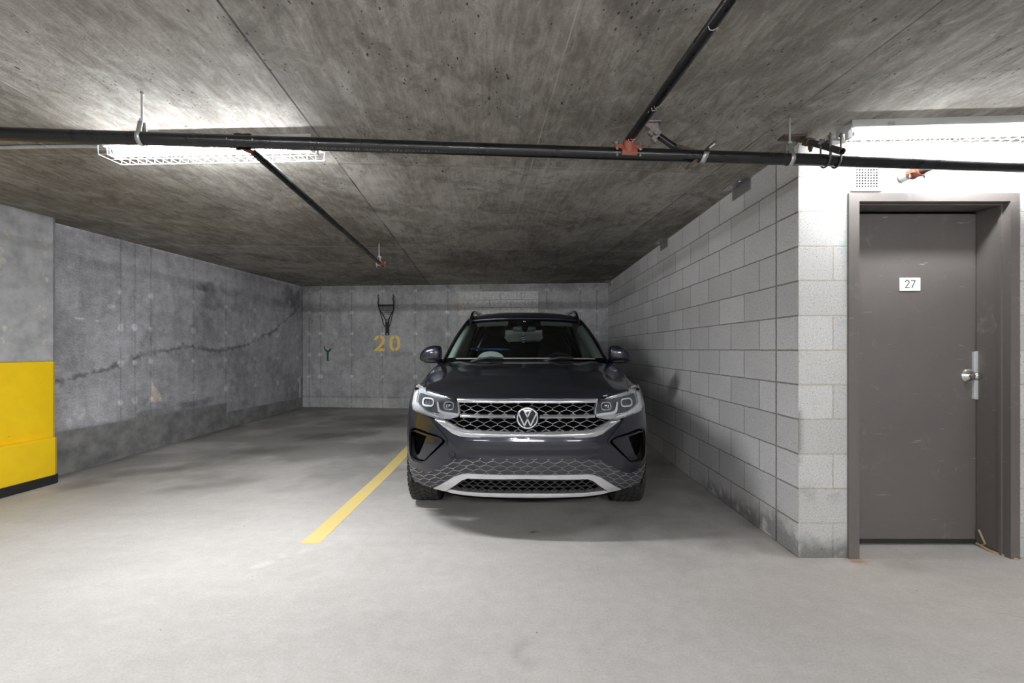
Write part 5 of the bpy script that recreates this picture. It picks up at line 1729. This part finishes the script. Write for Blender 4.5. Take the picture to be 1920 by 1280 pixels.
# pillars and side glass
def wsi(u, v, d): return ws(u, v) + Vector((0, .6, -.8)).normalized() * d
def rail(y): 
    hw = roof_hw(y)
    return Vector((hw, y, roof_zc(y - .1 * max(0, 1 - (y - 1.25) / 2)) - .054 if y > 1.35 else lerp_tab(y, [1.25, 1.35], [1.500, roof_zc(1.26) - .050])))
for s in (1, -1):
    fx = lambda p: Vector((p.x * s, p.y, p.z))
    # A pillar from the cowl up into the roof rail
    mb = MB()
    rows = []
    for v in np.linspace(0, 1, 12):
        e = ws(1, v)
        out = e + Vector((.026 - .012 * v, .035, -.012))
        inn = e + Vector((.012, .10, -.05))
        rows.append([fx(e + Vector((-.004, -.004, .002))), fx(e + Vector((.012, .006, .006))), fx(out), fx(out + Vector((-.004, .05, -.02))), fx(inn)])
    mb.grid(rows)
    mb.build('a_pillar', M['paint'], CAR, smooth=60)
    mb = MB()                                  # pale inner trim of the pillar
    mb.grid([[fx(wsi(u - .012 * math.sin(v * 3), v, d)) for u, d in ((.998, .025), (.980, .028), (.945, .04), (.918, .065), (.914, .11))] for v in np.linspace(.10, .95, 12)])
    mb.build('pillar_trim', M['int_grey'], CAR, smooth=60)
    # cant rail above the doors
    rows = []
    for y in np.linspace(1.24, 3.45, 20):
        p = rail(y)
        rows.append([fx(p + Vector((-.03, 0, .02))), fx(p + Vector((.012, 0, -.004))), fx(p + Vector((.022, 0, -.03))), fx(p + Vector((-.02, 0, -.05)))])
    MB().grid(rows).build('cant_rail', M['paint'], CAR, smooth=60)
    # B, C, D pillars
    for nm, yb, yt, w in (('b_pillar', 1.62, 1.72, .10), ('c_pillar', 2.50, 2.55, .10), ('d_pillar', 3.30, 3.22, .22)):
        b, t = Vector((.795, yb, 1.07)), rail(yt) + Vector((.015, 0, -.03))
        mb = MB()
        mb.grid([[fx(b.lerp(t, q) + Vector((0, -w / 2, 0))), fx(b.lerp(t, q) + Vector((.006, 0, 0))), fx(b.lerp(t, q) + Vector((0, w / 2, 0)))] for q in np.linspace(0, 1, 6)])
        mb.build(nm, M['gloss_black'] if nm != 'd_pillar' else M['paint'], CAR, smooth=60, solid=.02)
        if nm == 'b_pillar':
            mb = MB()
            mb.grid([[fx(b.lerp(t, q) + Vector((.0, -w * .55, 0))), fx(b.lerp(t, q) + Vector((-.058 - .02 * (1 - q), -w * .50, 0))), fx(b.lerp(t, q) + Vector((-.075 - .02 * (1 - q), 0, 0))), fx(b.lerp(t, q) + Vector((-.045, w * .5, 0)))] for q in np.linspace(.0, 1, 6)])
            mb.build('pillar_trim', M['int_grey'], CAR, smooth=60, solid=.01)
        if nm == 'c_pillar':
            mb = MB()
            mb.grid([[fx(b.lerp(t, q) + Vector((-.035, -w * .4, 0))), fx(b.lerp(t, q) + Vector((-.05, 0, 0)))] for q in np.linspace(.0, 1, 6)])
            mb.build('pillar_trim', M['headliner'], CAR, smooth=60, solid=.01)
    # side windows
    for ya, yb_, ta, tb in ((.72, 1.58, 1.30, 1.68), (1.66, 2.46, 1.76, 2.51), (2.54, 3.24, 2.59, 3.16)):
        mb = MB()
        rows = []
        for q in np.linspace(0, 1, 6):
            rows.append([fx(Vector((.792, ya + (yb_ - ya) * h, 1.075)).lerp(rail(ta + (tb - ta) * h) + Vector((.012, 0, -.03)), q)) for h in np.linspace(0, 1, 8)])
        mb.grid(rows)
        mb.build('side_window', M['side_glass'], CAR, smooth=180)
    # mirror sail
    mb = MB().prism([(.56, 1.085), (.80, 1.085), (.92, 1.20)], lambda a, b: fx(Vector((.80 - (b - 1.085) * .30, a, b))), lambda a, b: fx(Vector((.785 - (b - 1.085) * .30, a, b))))
    mb.build('mirror_sail', M['gloss_black'], CAR, smooth=None)
    # roof rails
    def rz(y): return roof_zc(y - .05) - .046
    top = [(1.17, .000), (1.22, .030), (1.29, .056), (1.37, .070), (1.50, .074), (2.2, .074), (2.85, .070), (3.0, .052), (3.10, .020), (3.14, .0)]
    bot = [(3.02, .0), (2.90, .032), (2.75, .046), (1.62, .046), (1.50, .036), (1.42, .006)]
    rx = lambda y: roof_hw(y) - .052
    mb = MB()
    pl = [(y, rz(y) + d) for y, d in top + bot]
    for i in range(len(top) - 1):
        pass
    mb.prism(pl, lambda a, b: fx(Vector((rx(a) - .015, a, b))), lambda a, b: fx(Vector((rx(a) + .015, a, b - .006))))
    mb.build('roof_rail', M['gloss_black'], CAR, smooth=40, bevel=.006)
# tailgate with its window
def rg(u, v):
    y = 3.53 - .10 * v ** 1.2
    return Vector((u * (.70 - .15 * v), y - .02 * u * u, 1.10 + .42 * v))
MB().grid([[rg(u, v) for u in np.linspace(-.88, .88, 11)] for v in np.linspace(.10, .88, 7)]).build('rear_window', M['side_glass'], CAR, smooth=180)
mb = MB()
for a, b, c, d in ((-1.05, 1.05, .86, 1.04), (-1.05, 1.05, -.02, .12), (-1.05, -.86, .0, 1.0), (.86, 1.05, .0, 1.0)):
    mb.grid([[rg(u, v) for u in np.linspace(a, b, 7)] for v in np.linspace(c, d, 5)])
mb.build('tailgate', M['paint'], CAR, smooth=60)

# ---- cabin
def dash_z(x, y): return 1.085 - .02 * (abs(x) / .7) ** 2 + .012 * math.exp(-((x - .36) / .16) ** 2) * max(0, (y - .62) / .3)
mb = MB()
rows = [[Vector((x, y + .18 * (abs(x) / .74) ** 2.2 * (1 - (y - .38) / .6), dash_z(x, y))) for x in np.linspace(-.735, .735, 25)] for y in (.40, .55, .75, .90, .96)]
rows.append([Vector((x, 1.0, .98)) for x in np.linspace(-.735, .735, 25)])
rows.append([Vector((x, .96, .60)) for x in np.linspace(-.735, .735, 25)])
mb.grid(rows)
dash = mb.build('dashboard', M['int_dark'], CAR, smooth=60)
mb = MB()
mb.grid([[Vector((.345 + .20 * math.cos(t), .80 + dy, 1.07 + hh * math.sin(t))) for t in np.linspace(0, math.pi, 17)] for dy, hh in ((-.06, .060), (.0, .085), (.10, .085), (.14, .05))])
mb.build('instrument_hood', simple('soft_dash_plastic', (.055, .056, .057), .6), dash, smooth=60)
# pale rounded dome shape low on the passenger side
mb = MB()
mb.prism([(-.335 + .135 * math.cos(t), .098 * math.sin(t) ** .8) for t in np.linspace(math.pi, 0, 15)], lambda a, b: Vector((a, .74, 1.093 + b)), lambda a, b: Vector((a, .80, 1.090 + b)))
mb.build('pale_dome', M['int_grey'], dash, smooth=40)
sw = MB()
swc, swn = Vector((.36, 1.10, 1.00)), Vector((0, .86, .5)).normalized()
a_, b_, d_ = frame_of(swn)
sw.tube([swc + (a_ * math.cos(t) + b_ * math.sin(t)) * .185 for t in np.linspace(0, 2 * math.pi, 41)[:-1]], .016, 8, closed=True)
for t in (0, math.pi, math.pi * 1.5):
    sw.bar(swc, swc + (a_ * math.cos(t) + b_ * math.sin(t)) * .18, .04, .02, swn)
sw.ellip(swc, (.06, .04, .05), 14, 8)
sw.build('steering_wheel', simple('steering_wheel_leather', (.07, .07, .072), .5), CAR, smooth=50)
for s in (1, -1):
    mb = MB().ellip((.37 * s, 1.62, .72), (.26, .29, .10), 24, 12, .6)
    seat = mb.build('seat', M['int_seat'], CAR, smooth=60)
    MB().ellip((.37 * s, 1.93, 1.00), (.245, .09, .36), 24, 14, .6, lambda p: Vector((p.x * (1 - .25 * max(0, p.z / .36)), p.y + p.z * .25, p.z))).build('backrest', M['int_seat'], seat, smooth=60)
    MB().ellip((.37 * s, 2.06, 1.40), (.135, .055, .10), 24, 12, .6).build('headrest', M['int_seat'], seat, smooth=60)
mb = MB().ellip((0, 2.80, .98), (.62, .10, .30), 28, 12, .5)
rb = mb.build('rear_seat', M['int_seat'], CAR, smooth=60)
for x in (-.42, .42):
    MB().ellip((x, 2.88, 1.29), (.12, .05, .075), 20, 10, .6).build('headrest', M['int_seat'], rb, smooth=60)
for s in (1, -1):
    mb = MB().box((.755 * s, 1.55, .72), (.05, 1.75, .66))
    mb.build('door_card', M['int_dark'], CAR, smooth=None, bevel=.01)
    # sun visor folded up against the headliner
    vz = lambda u, v, d: (lambda p: Vector((p.x * s, p.y, p.z)))(wsi(u, v, d))
    MB().grid([[vz(u, v, d) for u in np.linspace(.27, .80, 10)] for v, d in ((.965, .016), (.945, .018), (.930, .020), (.928, .05))]).build('sun_visor', M['int_grey'], CAR, smooth=60)
    MB().grid([[vz(u, v, d) for u in np.linspace(.28, .66, 10)] for v, d in ((.918, .03), (.910, .03), (.908, .05))]).build('visor_edge', simple('visor_edge_grey', (.42, .44, .43), .7), CAR, smooth=60)
mb = MB().ellip((0, 1.11, 1.420), (.125, .022, .032), 28, 10, .5)
rv = mb.build('rearview_mirror', M['mirror'], CAR, smooth=60)
mb = MB()
mb.ellip((.005, 1.085, 1.438), (.034, .04, .050), 16, 10)
mb.bar((.005, 1.07, 1.46), (.005, 1.13, 1.51), .05, .03)
mb.build('mirror_mount', M['void'], rv, smooth=60)

# ---- door mirrors
for s in (1, -1):
    c = Vector((.905 * s, .615, 1.165))
    mb = MB()
    rows = []
    for x, hz, dy, zo in ((-.098, .040, .030, -.004), (-.100, .066, .050, .0), (-.090, .078, .062, .002), (-.055, .0815, .068, .004), (-.01, .080, .070, .002), (.03, .073, .067, -.004), (.065, .060, .058, -.013), (.088, .044, .046, -.022), (.101, .026, .030, -.029), (.105, .008, .010, -.032)):
        rows.append([c + Vector((x * s, -dy * math.copysign(abs(math.cos(t)) ** .75, math.cos(t)), zo + hz * math.copysign(abs(math.sin(t)) ** .8, math.sin(t)))) for t in np.linspace(0, 2 * math.pi, 29)])
    mb.grid(rows)
    mb.add(rows[0][:-1], [tuple(range(28))])
    mo = mb.build('door_mirror', M['paint'], CAR, smooth=70)
    mb = MB()
    mb.ellip(c + Vector((-.01 * s, .008, -.060)), (.088, .062, .026), 24, 10, .75)
    mb.tube([Vector((.792 * s, .70, 1.085)), Vector((.825 * s, .675, 1.09)), Vector((.86 * s, .640, 1.115))], [.030, .028, .030], 12)
    mb.build('mirror_foot', M['plastic_dark'], mo, smooth=60)
    MB().grid([[c + Vector((a * .085 * s, .066, b * .058)) for a in (-1, -.3, .4, .9)] for b in (-.9, 0, .9)]).build('mirror_glass', M['chrome'], mo, smooth=180)
    mb = MB()
    mb.tube([c + Vector((s * .098 * q, -.062 * math.sqrt(max(0, 1 - (q * .95) ** 4)) * (1 - .25 * max(0, q)), -.040)) for q in np.linspace(-.75, .8, 9)], .004, 6)
    mb.build('indicator_strip', M['void'], mo)

# ---- cowl and wipers
rows = [[Vector((x, .345 + .30 * (abs(x) / .76) ** 2.2 * .72 + d, 1.098 - .018 * (abs(x) / .76) ** 2 + h)) for x in np.linspace(-.77, .77, 25)] for d, h in ((-.02, -.03), (.0, .0), (.06, .016))]
MB().grid(rows).build('cowl', M['plastic_dark'], CAR, smooth=60)
for (xa, xb, ya) in ((-.62, .02, .0), (.02, .62, .0)):
    mb = MB()
    P = []
    for q in np.linspace(0, 1, 13):
        x = xa + (xb - xa) * q
        u = x / .74
        p = ws(max(-1, min(1, u)), .035) + Vector((0, -.022, .012))
        P.append(p)
    mb.tube(P, .0065, 8)
    mb.build('wiper_blade', simple('dusty_wiper_rubber', (.17, .165, .16), .6), CAR, smooth=60)
    mb = MB()
    m_ = P[6]
    mb.tube([P[8] + Vector((0, -.004, .004)), m_ + Vector((.0, -.02, .010)), m_ + Vector((-.10, -.03, -.004)), m_ + Vector((-.18, -.02, -.03))], [.007, .010, .011, .012], 8)
    mb.build('wiper_arm', M['plastic_dark'], CAR, smooth=60)

# place the car: nose slightly down the sloping slab, turned a touch
CAR.rotation_euler = (.0195, 0, -.018)
CARM = Matrix.Translation((.113, 3.70, 0)) @ Matrix.Rotation(-.018, 4, 'Z') @ Matrix.Rotation(.0195, 4, 'X')
CAR.rotation_mode = 'XYZ'

# ---- things inside the car
hc = CARM @ Vector((-.008, 1.075, 1.30))
orn = thing('hanging_ornament', 'small white and blue striped ornament hanging below the rear-view mirror', 'ornament', hc)
mb = MB()
mb.tube([hc + Vector((-.012, 0, .105)), hc + Vector((0, -.004, .070))], .0012, 5)
mb.tube([hc + Vector((.012, 0, .105)), hc + Vector((0, -.004, .070))], .0012, 5)
mb.build('cord', M['drl'], orn)
rs = random.Random(11)
cols = [M['drl'], simple('ornament_tan', (.62, .40, .25), .6), simple('ornament_navy', (.03, .045, .16), .5), M['drl'], simple('ornament_blue', (.16, .25, .50), .5), M['drl'], M['blue'], M['drl']]
for i, z in enumerate((.066, .052, .040, .029, .018, .006, -.007, -.020)):
    w = (.012, .023, .028, .031, .029, .024, .019, .014)[i]
    mb = MB().ellip((0, 0, 0), (w, .012, .0068), 16, 8, .7)
    R = Matrix.Rotation(-.28, 3, 'Y')
    mb.v = [tuple(hc + R @ Vector(p) + Vector((rs.uniform(-.004, .004), 0, z))) for p in mb.v]
    mb.build('band', cols[i], orn, smooth=60)
bc = [CARM @ Vector(p) for p in ((-.60, 1.30, 1.205), (-.16, 1.36, 1.195))]
o = MB().tube([bc[0], bc[0].lerp(bc[1], .33), bc[0].lerp(bc[1], .34), bc[0].lerp(bc[1], .66), bc[0].lerp(bc[1], .67), bc[1]], [.013, .014, .010, .010, .013, .009], 10).build('blue_bar', M['blue'], None, smooth=50)  # plain blue bar behind the windshield
tag(o, 'long blue bar seen through the windshield on the left', 'bar')
